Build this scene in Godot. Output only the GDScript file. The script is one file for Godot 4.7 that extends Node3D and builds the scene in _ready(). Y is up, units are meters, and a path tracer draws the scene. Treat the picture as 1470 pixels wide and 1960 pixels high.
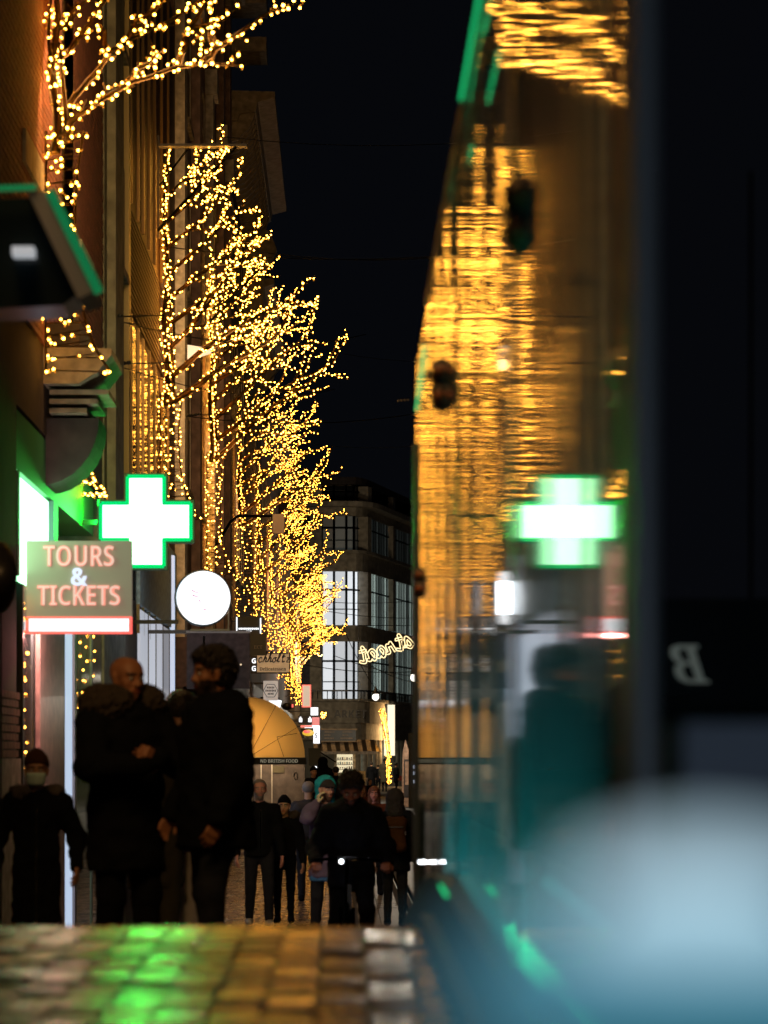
extends Node3D
# A shopping street at night behind a bridge crest: light trees on the facades at the left, a glass shelter close on the right.
const F := 5500.0   # lens: pixels of the photograph per unit of slope
const E := 2.2      # the eye stands this high over the street beyond the bridge
const WX := -2.7    # plane of the left facades
var M := {}
var rng := RandomNumberGenerator.new()
var taken := {}
var grime: NoiseTexture2D
var weave: NoiseTexture2D
var rough_map: NoiseTexture2D
var bulb_ball: Mesh
var bulb_far: Mesh
var cloth_noise := FastNoiseLite.new()

class Geo:
	var v := PackedVector3Array()
	var n := PackedVector3Array()
	var c := PackedColorArray()
	var i := PackedInt32Array()
	var col := Color.WHITE
	func quad(a: Vector3, b: Vector3, d: Vector3, e: Vector3) -> void:
		# counter-clockwise as seen from outside
		var nn := (b - a).cross(e - a).normalized()
		if nn == Vector3.ZERO:
			nn = (d - b).cross(e - b).normalized()
		var o := v.size()
		v.append_array([a, b, d, e])
		n.append_array([nn, nn, nn, nn])
		c.append_array([col, col, col, col])
		i.append_array([o, o + 2, o + 1, o, o + 3, o + 2])
	func box(at: Vector3, size: Vector3, b := Basis.IDENTITY) -> void:
		var x := b.x * size.x / 2.0
		var y := b.y * size.y / 2.0
		var z := b.z * size.z / 2.0
		quad(at - x - y + z, at + x - y + z, at + x + y + z, at - x + y + z)
		quad(at + x - y - z, at - x - y - z, at - x + y - z, at + x + y - z)
		quad(at + x - y + z, at + x - y - z, at + x + y - z, at + x + y + z)
		quad(at - x - y - z, at - x - y + z, at - x + y + z, at - x + y - z)
		quad(at - x + y + z, at + x + y + z, at + x + y - z, at - x + y - z)
		quad(at - x - y - z, at + x - y - z, at + x - y + z, at - x - y + z)
	func span(lo: Vector3, hi: Vector3) -> void:
		box((lo + hi) / 2.0, (hi - lo).abs())
	func cham(at: Vector3, size: Vector3, r: float, b := Basis.IDENTITY) -> void:
		# a box with chamfered vertical and front edges: an octagonal prism along y
		var x := size.x / 2.0
		var z := size.z / 2.0
		var poly := PackedVector2Array([Vector2(-x + r, -z), Vector2(x - r, -z), Vector2(x, -z + r), Vector2(x, z - r), Vector2(x - r, z), Vector2(-x + r, z), Vector2(-x, z - r), Vector2(-x, -z + r)])
		prism(poly, size.y, Transform3D(b * Basis(Vector3(1, 0, 0), Vector3(0, 0, 1), Vector3(0, -1, 0)), at))
	func prism(poly: PackedVector2Array, depth: float, x: Transform3D) -> void:
		if Geometry2D.is_polygon_clockwise(poly):
			poly.reverse()
		var t := Geometry2D.triangulate_polygon(poly)
		var h := depth / 2.0
		for side in [1.0, -1.0]:
			var o := v.size()
			for p in poly:
				v.append(x * Vector3(p.x, p.y, h * side))
				n.append((x.basis * Vector3(0, 0, side)).normalized())
				c.append(col)
			for k in range(0, t.size(), 3):
				var a := poly[t[k]]
				var ccw := (poly[t[k + 1]] - a).cross(poly[t[k + 2]] - a) > 0.0
				if ccw == (side > 0.0):
					i.append_array([o + t[k], o + t[k + 2], o + t[k + 1]])
				else:
					i.append_array([o + t[k], o + t[k + 1], o + t[k + 2]])
		for k in poly.size():
			var p := poly[k]
			var q := poly[(k + 1) % poly.size()]
			quad(x * Vector3(p.x, p.y, -h), x * Vector3(q.x, q.y, -h), x * Vector3(q.x, q.y, h), x * Vector3(p.x, p.y, h))
	func tube(p: PackedVector3Array, r0: float, r1 := -1.0, sides := 5, closed := false) -> void:
		if r1 < 0.0:
			r1 = r0
		var o := v.size()
		var m := p.size()
		var up := Vector3(0.31, 0.2, 0.93).normalized()
		for k in m:
			var d := (p[mini(k + 1, m - 1)] - p[maxi(k - 1, 0)])
			if closed:
				d = p[(k + 1) % m] - p[(k + m - 1) % m]
			d = d.normalized()
			var s := d.cross(up)
			if s.length() < 0.05:
				s = d.cross(Vector3.UP)
			s = s.normalized()
			var w := s.cross(d)
			var r := lerpf(r0, r1, float(k) / maxf(1, m - 1))
			for q in sides:
				var a := TAU * q / sides
				var e := s * cos(a) + w * sin(a)
				v.append(p[k] + e * r)
				n.append(e)
				c.append(col)
		for k in (m if closed else m - 1):
			for q in sides:
				var a := o + k * sides + q
				var b := o + k * sides + (q + 1) % sides
				var e := o + ((k + 1) % m) * sides + q
				var f := o + ((k + 1) % m) * sides + (q + 1) % sides
				i.append_array([a, e, b, b, e, f])
		if not closed:
			for k in [0, m - 1]:
				for q in range(1, sides - 1):
					var a: int = o + k * sides
					i.append_array([a, a + q, a + q + 1] if k == 0 else [a, a + q + 1, a + q])
	func rod(a: Vector3, b: Vector3, r: float, sides := 6) -> void:
		tube(PackedVector3Array([a, b]), r, r, sides)
	func lathe(prof: PackedVector2Array, x: Transform3D, sides := 20) -> void:
		var o := v.size()
		var m := prof.size()
		for k in m:
			var d := prof[mini(k + 1, m - 1)] - prof[maxi(k - 1, 0)]
			for q in sides:
				var a := TAU * q / sides
				v.append(x * Vector3(prof[k].x * cos(a), prof[k].y, prof[k].x * sin(a)))
				n.append((x.basis * Vector3(d.y * cos(a), -d.x, d.y * sin(a))).normalized())
				c.append(col)
		for k in m - 1:
			for q in sides:
				var a := o + k * sides + q
				var b := o + k * sides + (q + 1) % sides
				i.append_array([a, b, a + sides, b, b + sides, a + sides])
	func ball(at: Vector3, r: Vector3, rings := 8, sides := 12) -> void:
		var p := PackedVector2Array()
		for k in rings + 1:
			var a := PI * k / rings - PI / 2.0
			p.append(Vector2(maxf(cos(a), 0.001), sin(a)))
		lathe(p, Transform3D(Basis.from_scale(r), at), sides)
	func add(g: Geo, x := Transform3D.IDENTITY) -> void:
		var o := v.size()
		for k in g.v.size():
			v.append(x * g.v[k])
			n.append((x.basis * g.n[k]).normalized())
		c.append_array(g.c)
		for k in g.i:
			i.append(o + k)
	func mesh() -> ArrayMesh:
		var a := []
		a.resize(Mesh.ARRAY_MAX)
		a[Mesh.ARRAY_VERTEX] = v
		a[Mesh.ARRAY_NORMAL] = n
		a[Mesh.ARRAY_COLOR] = c
		a[Mesh.ARRAY_INDEX] = i
		var m := ArrayMesh.new()
		m.add_surface_from_arrays(Mesh.PRIMITIVE_TRIANGLES, a)
		return m

func numbered(called: String) -> String:
	var k: int = taken.get(called, 0)
	taken[called] = k + 1
	return called if k == 0 else "%s_%03d" % [called, k]

func tag(o: Node, label := "", category := "", group := "", kind := "") -> Node:
	for p in [["label", label], ["category", category], ["group", group], ["kind", kind]]:
		if p[1]:
			o.set_meta(p[0], p[1])
	return o

func thing(called: String, label: String, category: String, at: Vector3, group := "") -> Node3D:
	var o := Node3D.new()
	o.name = numbered(called)
	o.position = at
	add_child(o, true)
	tag(o, label, category, group)
	return o

func put(called: String, m: Mesh, material: Material, parent: Node = self) -> MeshInstance3D:
	var o := MeshInstance3D.new()
	o.name = numbered(called) if parent == self else called
	o.mesh = m
	o.material_override = material
	parent.add_child(o, true)
	return o

# a part whose shape is given in world coordinates
func part(called: String, g: Geo, material: Material, parent: Node = self) -> MeshInstance3D:
	var o := put(called, g.mesh(), material, parent)
	var p := parent
	var off := Vector3.ZERO
	while p is Node3D and p != self:
		off += p.position
		p = p.get_parent()
	if parent != self:
		o.position = -off
	return o

func structure(called: String, g: Geo, material: Material) -> MeshInstance3D:
	var o := part(called, g, material)
	o.set_meta("kind", "structure")
	return o

func many(called: String, m: Mesh, xs: Array, material: Material, parent: Node = self) -> MultiMeshInstance3D:
	var mm := MultiMesh.new()
	mm.transform_format = MultiMesh.TRANSFORM_3D
	mm.mesh = m
	mm.instance_count = xs.size()
	for k in xs.size():
		mm.set_instance_transform(k, xs[k])
	var o := MultiMeshInstance3D.new()
	o.name = numbered(called) if parent == self else called
	o.multimesh = mm
	o.material_override = material
	parent.add_child(o, true)
	o.set_meta("kind", "stuff")
	return o

func text(called: String, what: String, high: float, material: Material, parent: Node, at: Vector3, turn := Basis.IDENTITY, face := "Droid Sans", weight := 700, wide := 1.0, thick := 0.01) -> MeshInstance3D:
	var f := SystemFont.new()
	f.font_names = PackedStringArray([face])
	f.font_weight = weight
	var t := TextMesh.new()
	t.font = f
	t.font_size = 48
	t.text = what
	t.pixel_size = high / 34.5
	t.depth = thick
	t.curve_step = 1.5
	var o := put(called, t, material, parent)
	o.transform = Transform3D(turn * Basis.from_scale(Vector3(wide, 1, 1)), at)
	return o

func lin(r: float, g: float, b: float) -> Color:
	return Color(r, g, b).linear_to_srgb()

func mat(key: String, c: Color, rough := 0.7, metal := 0.0, texture: Texture2D = null, scale := 1.0) -> StandardMaterial3D:
	var m := StandardMaterial3D.new()
	m.resource_name = key
	m.albedo_color = c.linear_to_srgb()
	m.roughness = rough
	m.metallic = metal
	if texture:
		m.albedo_texture = texture
		m.uv1_triplanar = true
		m.uv1_world_triplanar = true
		m.uv1_scale = Vector3.ONE * scale
	M[key] = m
	return m

func glow(key: String, c: Color, energy: float, base := Color(0.3, 0.3, 0.3)) -> StandardMaterial3D:
	var m := mat(key, base, 0.5)
	m.emission_enabled = true
	m.emission = c.linear_to_srgb()
	m.emission_energy_multiplier = energy
	return m

func P(x: float, y: float, s: float) -> Vector3:
	return Vector3((x - 655.0) / s, E + (1445.0 - y) / s, -F / s)

# depth at which the left facade plane is seen at that column
func wz(x: float) -> float:
	return -F * WX / (655.0 - x)

func rnd(a: float, b: float) -> float:
	return rng.randf_range(a, b)

func omni(parent: Node3D, at: Vector3, c: Color, energy: float, size := 0.05) -> void:
	var l := OmniLight3D.new()
	l.name = "light"
	l.light_color = c
	l.light_energy = energy
	l.light_size = size
	l.omni_range = 30.0
	l.omni_attenuation = 2.0
	l.shadow_enabled = true
	parent.add_child(l, true)
	l.position = at

func area(parent: Node3D, at: Vector3, towards: Vector3, size: Vector2, c: Color, energy: float) -> void:
	var l := AreaLight3D.new()
	l.name = "light"
	l.light_color = c
	l.light_energy = energy
	l.area_size = size
	l.area_range = 30.0
	l.shadow_enabled = true
	parent.add_child(l, true)
	l.transform = Transform3D(Basis.looking_at(towards, Vector3.UP if absf(towards.y) < 0.9 else Vector3.BACK), at)

# height of the ground below the eye, by distance: the bridge rises to its crest at 7.7 m, then falls to the street
var prof_z := [0.0, 4.0, 6.0, 7.0, 7.7, 8.3, 9.5, 12.0, 15.7, 19.0, 23.0, 30.0, 37.0, 45.0, 60.0, 700.0]
var prof_y := [-0.58, -0.533, -0.506, -0.492, -0.485, -0.507, -0.61, -0.86, -1.26, -1.57, -1.85, -2.1, -2.19, -2.2, -2.2, -2.2]
func ground(z: float) -> float:
	var k := 0
	while k < prof_z.size() - 2 and z > prof_z[k + 1]:
		k += 1
	var tan_at := func(j: int) -> float:
		if j == 0 or j >= prof_z.size() - 1:
			return 0.0
		return (prof_y[j + 1] - prof_y[j - 1]) / (prof_z[j + 1] - prof_z[j - 1])
	var h: float = prof_z[k + 1] - prof_z[k]
	var t := clampf((z - prof_z[k]) / h, 0.0, 1.0)
	var t2 := t * t
	var t3 := t2 * t
	return E + (2 * t3 - 3 * t2 + 1) * prof_y[k] + (t3 - 2 * t2 + t) * h * tan_at.call(k) + (-2 * t3 + 3 * t2) * prof_y[k + 1] + (t3 - t2) * h * tan_at.call(k + 1)

func noise_texture(freq: float, lo: float, hi: float, seed_value: int, octaves := 5, size := 512) -> NoiseTexture2D:
	var n := FastNoiseLite.new()
	n.seed = seed_value
	n.frequency = freq
	n.fractal_octaves = octaves
	var t := NoiseTexture2D.new()
	t.width = size
	t.height = size
	t.seamless = true
	t.noise = n
	var g := Gradient.new()
	g.set_color(0, Color(lo, lo, lo))
	g.set_color(1, Color(hi, hi, hi))
	t.color_ramp = g
	return t

# ---------------------------------------------------------------- fields: one smooth skin over tapered capsules
# a bone is [from, to, radius, radius at the end, flattening in z]
func bone(a: Vector3, b: Vector3, ra: float, rb := -1.0, flat := 1.0) -> Array:
	return [a, b, ra, ra if rb < 0.0 else rb, flat]

func skin(bones: Array, cell: float, k := 0.03, cuts := [], holes := [], rough := 0.0, freq := 1.0) -> Geo:
	var lo := Vector3.INF
	var hi := -Vector3.INF
	for b in bones:
		var r: float = maxf(b[2], b[3])
		lo = lo.min(b[0] - Vector3.ONE * r).min(b[1] - Vector3.ONE * r)
		hi = hi.max(b[0] + Vector3.ONE * r).max(b[1] + Vector3.ONE * r)
	var pad := cell * 2.0 + k * 0.4
	lo -= Vector3.ONE * pad
	hi += Vector3.ONE * pad
	var nx := int((hi.x - lo.x) / cell) + 2
	var ny := int((hi.y - lo.y) / cell) + 2
	var nz := int((hi.z - lo.z) / cell) + 2
	var f := PackedFloat32Array()
	f.resize(nx * ny * nz)
	f.fill(1000.0)
	for pass_no in 2:
		for b in (bones if pass_no == 0 else holes):
			var a: Vector3 = b[0]
			var e: Vector3 = b[1]
			var ra: float = b[2]
			var rb: float = b[3]
			var flat: float = b[4]
			var m := maxf(ra, rb) + k + cell * 2.5
			var l := a.min(e) - Vector3.ONE * m - lo
			var h := a.max(e) + Vector3.ONE * m - lo
			var x0 := clampi(int(l.x / cell), 0, nx - 1)
			var x1 := clampi(int(h.x / cell) + 1, 0, nx - 1)
			var y0 := clampi(int(l.y / cell), 0, ny - 1)
			var y1 := clampi(int(h.y / cell) + 1, 0, ny - 1)
			var z0 := clampi(int(l.z / cell), 0, nz - 1)
			var z1 := clampi(int(h.z / cell) + 1, 0, nz - 1)
			var ab := e - a
			ab.z *= flat
			var ll := maxf(ab.length_squared(), 1e-9)
			for y in range(y0, y1 + 1):
				for z in range(z0, z1 + 1):
					var o := (y * nz + z) * nx
					var p := Vector3(0, lo.y + y * cell - a.y, (lo.z + z * cell - a.z) * flat)
					for x in range(x0, x1 + 1):
						p.x = lo.x + x * cell - a.x
						var t := clampf(p.dot(ab) / ll, 0.0, 1.0)
						var d := (p - ab * t).length() - (ra + (rb - ra) * t)
						var was := f[o + x]
						if pass_no == 1:
							d = -d
							var q := maxf(k * 0.5 - absf(was - d), 0.0)
							f[o + x] = maxf(was, d) + q * q / (k * 2.0)
						else:
							var q := maxf(k - absf(was - d), 0.0)
							f[o + x] = minf(was, d) - q * q / (k * 4.0)
	for cut in cuts:
		var cp: Vector3 = cut[0]
		var cn: Vector3 = cut[1].normalized()
		for y in ny:
			for z in nz:
				var o := (y * nz + z) * nx
				var base := (lo.y + y * cell - cp.y) * cn.y + (lo.z + z * cell - cp.z) * cn.z
				for x in nx:
					f[o + x] = maxf(f[o + x], base + (lo.x + x * cell - cp.x) * cn.x)
	var g := Geo.new()
	var at := PackedInt32Array()
	at.resize(nx * ny * nz)
	at.fill(-1)
	var sx := 1
	var sz := nx
	var sy := nx * nz
	var corner := [0, sx, sz, sx + sz, sy, sy + sx, sy + sz, sy + sx + sz]
	var edges := [[0, 1], [2, 3], [4, 5], [6, 7], [0, 2], [1, 3], [4, 6], [5, 7], [0, 4], [1, 5], [2, 6], [3, 7]]
	var cpos := [Vector3(0, 0, 0), Vector3(1, 0, 0), Vector3(0, 0, 1), Vector3(1, 0, 1), Vector3(0, 1, 0), Vector3(1, 1, 0), Vector3(0, 1, 1), Vector3(1, 1, 1)]
	var near := cell * 2.2
	for y in ny - 1:
		for z in nz - 1:
			var row := (y * nz + z) * nx
			for x in nx - 1:
				var o := row + x
				if absf(f[o]) > near:
					continue
				var mask := 0
				for q in 8:
					if f[o + corner[q]] < 0.0:
						mask |= 1 << q
				if mask == 0 or mask == 255:
					continue
				var sum := Vector3.ZERO
				var count := 0
				for e in edges:
					var a: int = e[0]
					var b: int = e[1]
					if ((mask >> a) & 1) != ((mask >> b) & 1):
						var fa: float = f[o + corner[a]]
						var fb: float = f[o + corner[b]]
						sum += cpos[a].lerp(cpos[b], fa / (fa - fb))
						count += 1
				at[o] = g.v.size()
				g.v.append(lo + (Vector3(x, y, z) + sum / count) * cell)
	for y in range(1, ny - 1):
		for z in range(1, nz - 1):
			var row := (y * nz + z) * nx
			for x in range(1, nx - 1):
				var o := row + x
				if absf(f[o]) > near:
					continue
				var inside := f[o] < 0.0
				for axis in 3:
					var s: int = [sx, sy, sz][axis]
					if (f[o + s] < 0.0) == inside:
						continue
					var u: int = [sy, sz, sx][axis]
					var w: int = [sz, sx, sy][axis]
					var a := at[o]
					var b := at[o - u]
					var c := at[o - u - w]
					var d := at[o - w]
					if a < 0 or b < 0 or c < 0 or d < 0:
						continue
					if inside:
						g.i.append_array([a, c, b, a, d, c])
					else:
						g.i.append_array([a, b, c, a, c, d])
	if rough > 0.0:
		relax(g)
		for q in g.v.size():
			var p := g.v[q] * freq
			var w := cloth_noise.get_noise_3d(p.x, p.y * 1.4, p.z)
			g.v[q] += g.n[q] * w * rough
	relax(g)
	g.c.resize(g.v.size())
	g.c.fill(Color.WHITE)
	return g

func relax(g: Geo) -> void:
	g.n.resize(g.v.size())
	g.n.fill(Vector3.ZERO)
	for k in range(0, g.i.size(), 3):
		var a := g.i[k]
		var b := g.i[k + 1]
		var d := g.i[k + 2]
		var nn := (g.v[d] - g.v[a]).cross(g.v[b] - g.v[a])
		g.n[a] += nn
		g.n[b] += nn
		g.n[d] += nn
	for k in g.v.size():
		g.n[k] = g.n[k].normalized()

func limb(a: Vector3, b: Vector3, la: float, lb: float, hint: Vector3) -> Vector3:
	# elbow or knee between two joints
	var d := b - a
	var l := minf(d.length(), la + lb - 0.001)
	var x := (la * la - lb * lb + l * l) / (2.0 * l)
	var h := sqrt(maxf(la * la - x * x, 0.0))
	var u := d.normalized()
	var w := (hint - u * hint.dot(u)).normalized()
	return a + u * x + w * h

func hand_bones(w: Vector3, dir: Vector3, palm: Vector3, side: float, curl: float) -> Array:
	# wrist, direction of the fingers, the way the palm faces, +1 for a left hand
	dir = dir.normalized()
	palm = (palm - dir * palm.dot(dir)).normalized()
	var across := dir.cross(palm) * side   # towards the thumb
	var out := []
	out.append(bone(w - dir * 0.03, w + dir * 0.015, 0.026, 0.025))
	var reach := [0.072, 0.08, 0.074, 0.058]
	for k in 4:
		var off := across * (0.029 - 0.0195 * k)
		var knuckle := w + dir * (0.088 - 0.004 * absf(k - 1.2)) + off
		out.append(bone(w + dir * 0.01 + off * 0.6, knuckle, 0.015, 0.0115))
		var a := curl * (1.0 + 0.12 * k)
		var d1 := dir * cos(a * 0.6) + palm * sin(a * 0.6)
		var d2 := dir * cos(a * 1.6) + palm * sin(a * 1.6)
		var spread := across * (0.06 - 0.04 * k)
		var mid: Vector3 = knuckle + (d1 + spread).normalized() * reach[k] * 0.52
		out.append(bone(knuckle, mid, 0.0102, 0.0092))
		out.append(bone(mid, mid + (d2 + spread * 0.6).normalized() * reach[k] * 0.48, 0.009, 0.0075))
	var tb := w + dir * 0.025 + across * 0.024 + palm * 0.008
	var t1 := tb + (dir * 0.72 + across * 0.62 + palm * 0.3).normalized() * 0.042
	out.append(bone(w + dir * 0.012 + across * 0.012, tb, 0.018, 0.015))
	out.append(bone(tb, t1, 0.0135, 0.011))
	out.append(bone(t1, t1 + (dir * 0.9 + across * 0.15 + palm * (0.2 + 0.3 * curl)).normalized() * 0.032, 0.0105, 0.0085))
	return out

func turned(bones: Array, x: Transform3D) -> Array:
	var out := []
	for b in bones:
		out.append([x * b[0], x * b[1], b[2], b[3], b[4]])
	return out

# A person facing the camera at yaw 0. o holds the pose and the clothes; see the calls.
func person(label: String, x: float, top: float, s: float, yaw: float, o: Dictionary) -> Node3D:
	var z := F / s
	var gy := ground(z)
	var high: float = E + (1445.0 - top) / s - gy if top > 0.0 else float(o.height)
	var root := thing("person", label, "person", Vector3((x - 655.0) / s, gy + float(o.get("lift", 0.0)), -z), o.get("group", ""))
	root.rotation.y = deg_to_rad(yaw)
	var k: float = high / float(o.get("units", 1.76))
	root.scale = Vector3.ONE * k
	var cell: float = o.get("cell", 0.02)
	var fine: float = o.get("fine", 0.007)
	var lean := Transform3D(Basis(Vector3.RIGHT, deg_to_rad(o.get("lean", 0.0))) * Basis(Vector3.BACK, deg_to_rad(o.get("sway", 0.0))), Vector3.ZERO)
	var pel := Vector3(0, 0.94, 0)
	var T := Transform3D(lean.basis, pel - lean.basis * pel)
	var step: float = o.get("step", 0.08)
	var foot := [o.get("foot_l", Vector3(0.1, 0.085, step)), o.get("foot_r", Vector3(-0.1, 0.085, -step))]
	var hip := [Vector3(0.092, 0.9, 0), Vector3(-0.092, 0.9, 0)]
	var knee := []
	for q in 2:
		var span: float = hip[q].distance_to(foot[q])
		knee.append(limb(hip[q], foot[q], 0.44 if span < 0.72 else span * 0.505, 0.43 if span < 0.72 else span * 0.5, Vector3(0.04 * (1 - 2 * q), 0, 1)))
	var sh := [T * Vector3(0.18, 1.415, -0.01), T * Vector3(-0.18, 1.415, -0.01)]
	var wrist := [o.get("hand_l", T * Vector3(0.27, 0.86, 0.06)), o.get("hand_r", T * Vector3(-0.27, 0.86, 0.02))]
	var elbow := []
	for q in 2:
		elbow.append(limb(sh[q], wrist[q], 0.3, 0.27, o.get("elbow_l" if q == 0 else "elbow_r", Vector3(0.5 * (1 - 2 * q), -0.2, -1))))
	var chest := T * Vector3(0, 1.27, 0.0)
	var neck := T * Vector3(0, 1.47, -0.015)
	var H := Transform3D(lean.basis * Basis.from_euler(Vector3(deg_to_rad(o.get("nod", 0.0)), deg_to_rad(o.get("look", 0.0)), deg_to_rad(o.get("tilt", 0.0)))), T * Vector3(0, 1.645, 0.025))
	# --- body
	var body := []
	body.append(bone(pel, chest, 0.1, 0.11, 1.25))
	body.append(bone(chest, neck, 0.1, 0.06, 1.2))
	body.append(bone(neck, H * Vector3(0, -0.07, -0.02), 0.056, 0.054))
	body.append(bone(H * Vector3(0, 0.03, -0.02), H * Vector3(0, 0.02, 0.01), 0.072, 0.068))
	for q in 2:
		body.append(bone(hip[q], knee[q], 0.075, 0.05))
		body.append(bone(knee[q], foot[q], 0.048, 0.032))
		body.append(bone(foot[q] + Vector3(0, -0.03, 0), foot[q] + Vector3(0, -0.045, 0.12), 0.03, 0.024))
		body.append(bone(chest + Vector3(0, 0.1, 0), sh[q], 0.06, 0.05))
		body.append(bone(sh[q], elbow[q], 0.046, 0.036))
		body.append(bone(elbow[q], wrist[q], 0.036, 0.024))
	var g := skin(body, maxf(cell, 0.026), 0.04)
	var tone: Color = o.get("skin", Color(0.42, 0.24, 0.16))
	g.c.fill(tone)
	var hb := [
		bone(Vector3(0, 0.034, -0.032), Vector3(0, 0.034, 0.012), 0.08, 0.077), bone(Vector3(0, -0.035, 0.02), Vector3(0, -0.08, 0.05), 0.06, 0.034),
		bone(Vector3(0.036, -0.02, 0.05), Vector3(0.03, -0.05, 0.05), 0.03, 0.026), bone(Vector3(-0.036, -0.02, 0.05), Vector3(-0.03, -0.05, 0.05), 0.03, 0.026),
		bone(Vector3(0, 0.012, 0.085), Vector3(0, -0.028, 0.104), 0.008, 0.012), bone(Vector3(-0.013, -0.032, 0.09), Vector3(0.013, -0.032, 0.09), 0.009),
		bone(Vector3(-0.036, 0.026, 0.073), Vector3(0.036, 0.026, 0.073), 0.013), bone(Vector3(0, -0.094, 0.062), Vector3(0, -0.098, 0.06), 0.02),
		bone(Vector3(-0.018, -0.058, 0.083), Vector3(0.018, -0.058, 0.083), 0.007), bone(Vector3(-0.015, -0.068, 0.081), Vector3(0.015, -0.068, 0.081), 0.0075),
		bone(Vector3(0.079, 0.012, -0.012), Vector3(0.077, -0.03, -0.004), 0.016, 0.01), bone(Vector3(-0.079, 0.012, -0.012), Vector3(-0.077, -0.03, -0.004), 0.016, 0.01),
		bone(Vector3(0, -0.05, -0.02), Vector3(0, -0.17, -0.035), 0.055, 0.058),
	]
	var sockets := [bone(Vector3(0.032, 0.003, 0.094), Vector3(0.034, 0.003, 0.092), 0.014), bone(Vector3(-0.032, 0.003, 0.094), Vector3(-0.034, 0.003, 0.092), 0.014)]
	var hd := skin(hb, fine, 0.02, [], sockets)
	var hairy: Color = o.get("hair_color", Color(0.02, 0.015, 0.012))
	for q in hd.v.size():
		var p := hd.v[q]
		var c := tone
		if p.z > 0.05 and absf(p.x) < 0.026 and absf(p.y + 0.063) < 0.011:
			c = Color(tone.r * 0.8, tone.g * 0.5, tone.b * 0.5)
		elif p.z > 0.045 and absf(absf(p.x) - 0.034) < 0.024 and absf(p.y - 0.028) < 0.0065:
			c = hairy
		elif p.z > 0.04 and absf(absf(p.x) - 0.033) < 0.013 and absf(p.y - 0.003) < 0.008:
			c = tone * 0.55  # eye sockets darkened in the skin colour
		if o.has("beard") and p.y < -0.03 and p.y > -0.13 and p.z > -0.01 and not (absf(p.x) < 0.024 and absf(p.y + 0.063) < 0.009) and (absf(p.x) > 0.028 or p.y < -0.045):
			c = o.beard
		hd.c[q] = c
	g.add(hd, H)
	for q in 2:
		var sd := 1.0 - 2.0 * q
		var along: Vector3 = o.get("fingers_l" if q == 0 else "fingers_r", (wrist[q] - elbow[q]).normalized())
		var palm: Vector3 = o.get("palm_l" if q == 0 else "palm_r", Vector3(-sd, 0, -0.2))
		var hg := skin(hand_bones(wrist[q], along, palm, sd, o.get("curl", 0.5)), maxf(fine * 0.75, 0.0045), 0.008)
		var hc: Color = o.get("glove", tone)
		hg.c.fill(hc)
		g.add(hg)
	put("body", g.mesh(), M.skin, root)
	# --- eyes
	var eyes := Geo.new()
	for q in [-1, 1]:
		eyes.col = Color(0.5, 0.5, 0.48)
		eyes.ball(H * Vector3(0.033 * q, 0.003, 0.078), Vector3.ONE * 0.0105, 6, 8)
		eyes.col = Color(0.01, 0.008, 0.006)
		eyes.ball(H * Vector3(0.033 * q, 0.003, 0.0835), Vector3.ONE * 0.006, 5, 8)
	put("eyes", eyes.mesh(), M.skin, root)
	# --- trousers and shoes
	var tr := []
	tr.append(bone(pel + Vector3(0, 0.03, 0), pel + Vector3(0, -0.04, 0), 0.14, 0.14, 1.25))
	var wide: float = o.get("legs", 1.0)
	var shoes := []
	for q in 2:
		tr.append(bone(hip[q] + Vector3(0, 0.02, 0), knee[q], 0.094 * wide, 0.068 * wide))
		tr.append(bone(knee[q], foot[q] + Vector3(0, 0.01, 0), 0.068 * wide, 0.052 * wide))
		var toe := Vector3(0.015 * (1 - 2 * q), -0.045, 0.15)
		shoes.append(bone(foot[q] + Vector3(0, -0.03, -0.02), foot[q] + toe, 0.05, 0.036))
		shoes.append(bone(foot[q] + Vector3(0, 0.0, -0.01), foot[q] + Vector3(0, -0.04, -0.03), 0.042, 0.045))
	put("trousers", skin(tr, cell, 0.03, [[Vector3(0, 0.05, 0), Vector3(0, -1, 0)]], [], 0.011, 9.0).mesh(), o.get("trousers", M.cloth_black), root)
	put("shoes", skin(shoes, maxf(cell * 0.8, 0.012), 0.02, [[Vector3(0, 0.004, 0), Vector3(0, -1, 0)]]).mesh(), o.get("shoes", M.cloth_black), root)
	# --- coat
	var hem: float = o.get("hem", 0.78)
	var bulk: float = o.get("bulk", 1.0)
	var ct := []
	ct.append(bone(T * Vector3(0, 1.02, 0), T * Vector3(0, 1.3, 0.005), 0.158 * bulk, 0.168 * bulk, 1.28))
	ct.append(bone(T * Vector3(0, 1.32, 0), T * Vector3(0, 1.45, -0.01), 0.15 * bulk, 0.085 * bulk, 1.2))
	ct.append(bone(T * Vector3(-0.13, 1.4, -0.01), T * Vector3(0.13, 1.4, -0.01), 0.08 * bulk))
	ct.append(bone(T * Vector3(0, 1.03, 0), Vector3(0, hem + 0.02, 0.0), 0.158 * bulk, o.get("flare", 0.175) * bulk, 1.2))
	for q in 2:
		ct.append(bone(sh[q], elbow[q], 0.078 * bulk, 0.064 * bulk))
		ct.append(bone(elbow[q], elbow[q].lerp(wrist[q], 0.97), 0.064 * bulk, 0.048 * bulk))
	if o.has("collar"):
		var thick: float = o.collar
		for q in 10:
			var a := TAU * q / 10.0
			var b := TAU * (q + 1) / 10.0
			ct.append(bone(T * Vector3(sin(a) * 0.095, 1.475 - cos(a) * 0.03, cos(a) * 0.085 - 0.01), T * Vector3(sin(b) * 0.095, 1.475 - cos(b) * 0.03, cos(b) * 0.085 - 0.01), thick))
	var coat := skin(ct, cell, 0.045, [[Vector3(0, hem, 0), Vector3(0, -1, 0)]], [], 0.02 * float(o.get("folds", 1.0)), 7.0)
	put("coat", coat.mesh(), o.get("coat", M.cloth_black), root)
	root.set_meta("front", 0)
	root.remove_meta("front")
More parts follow.
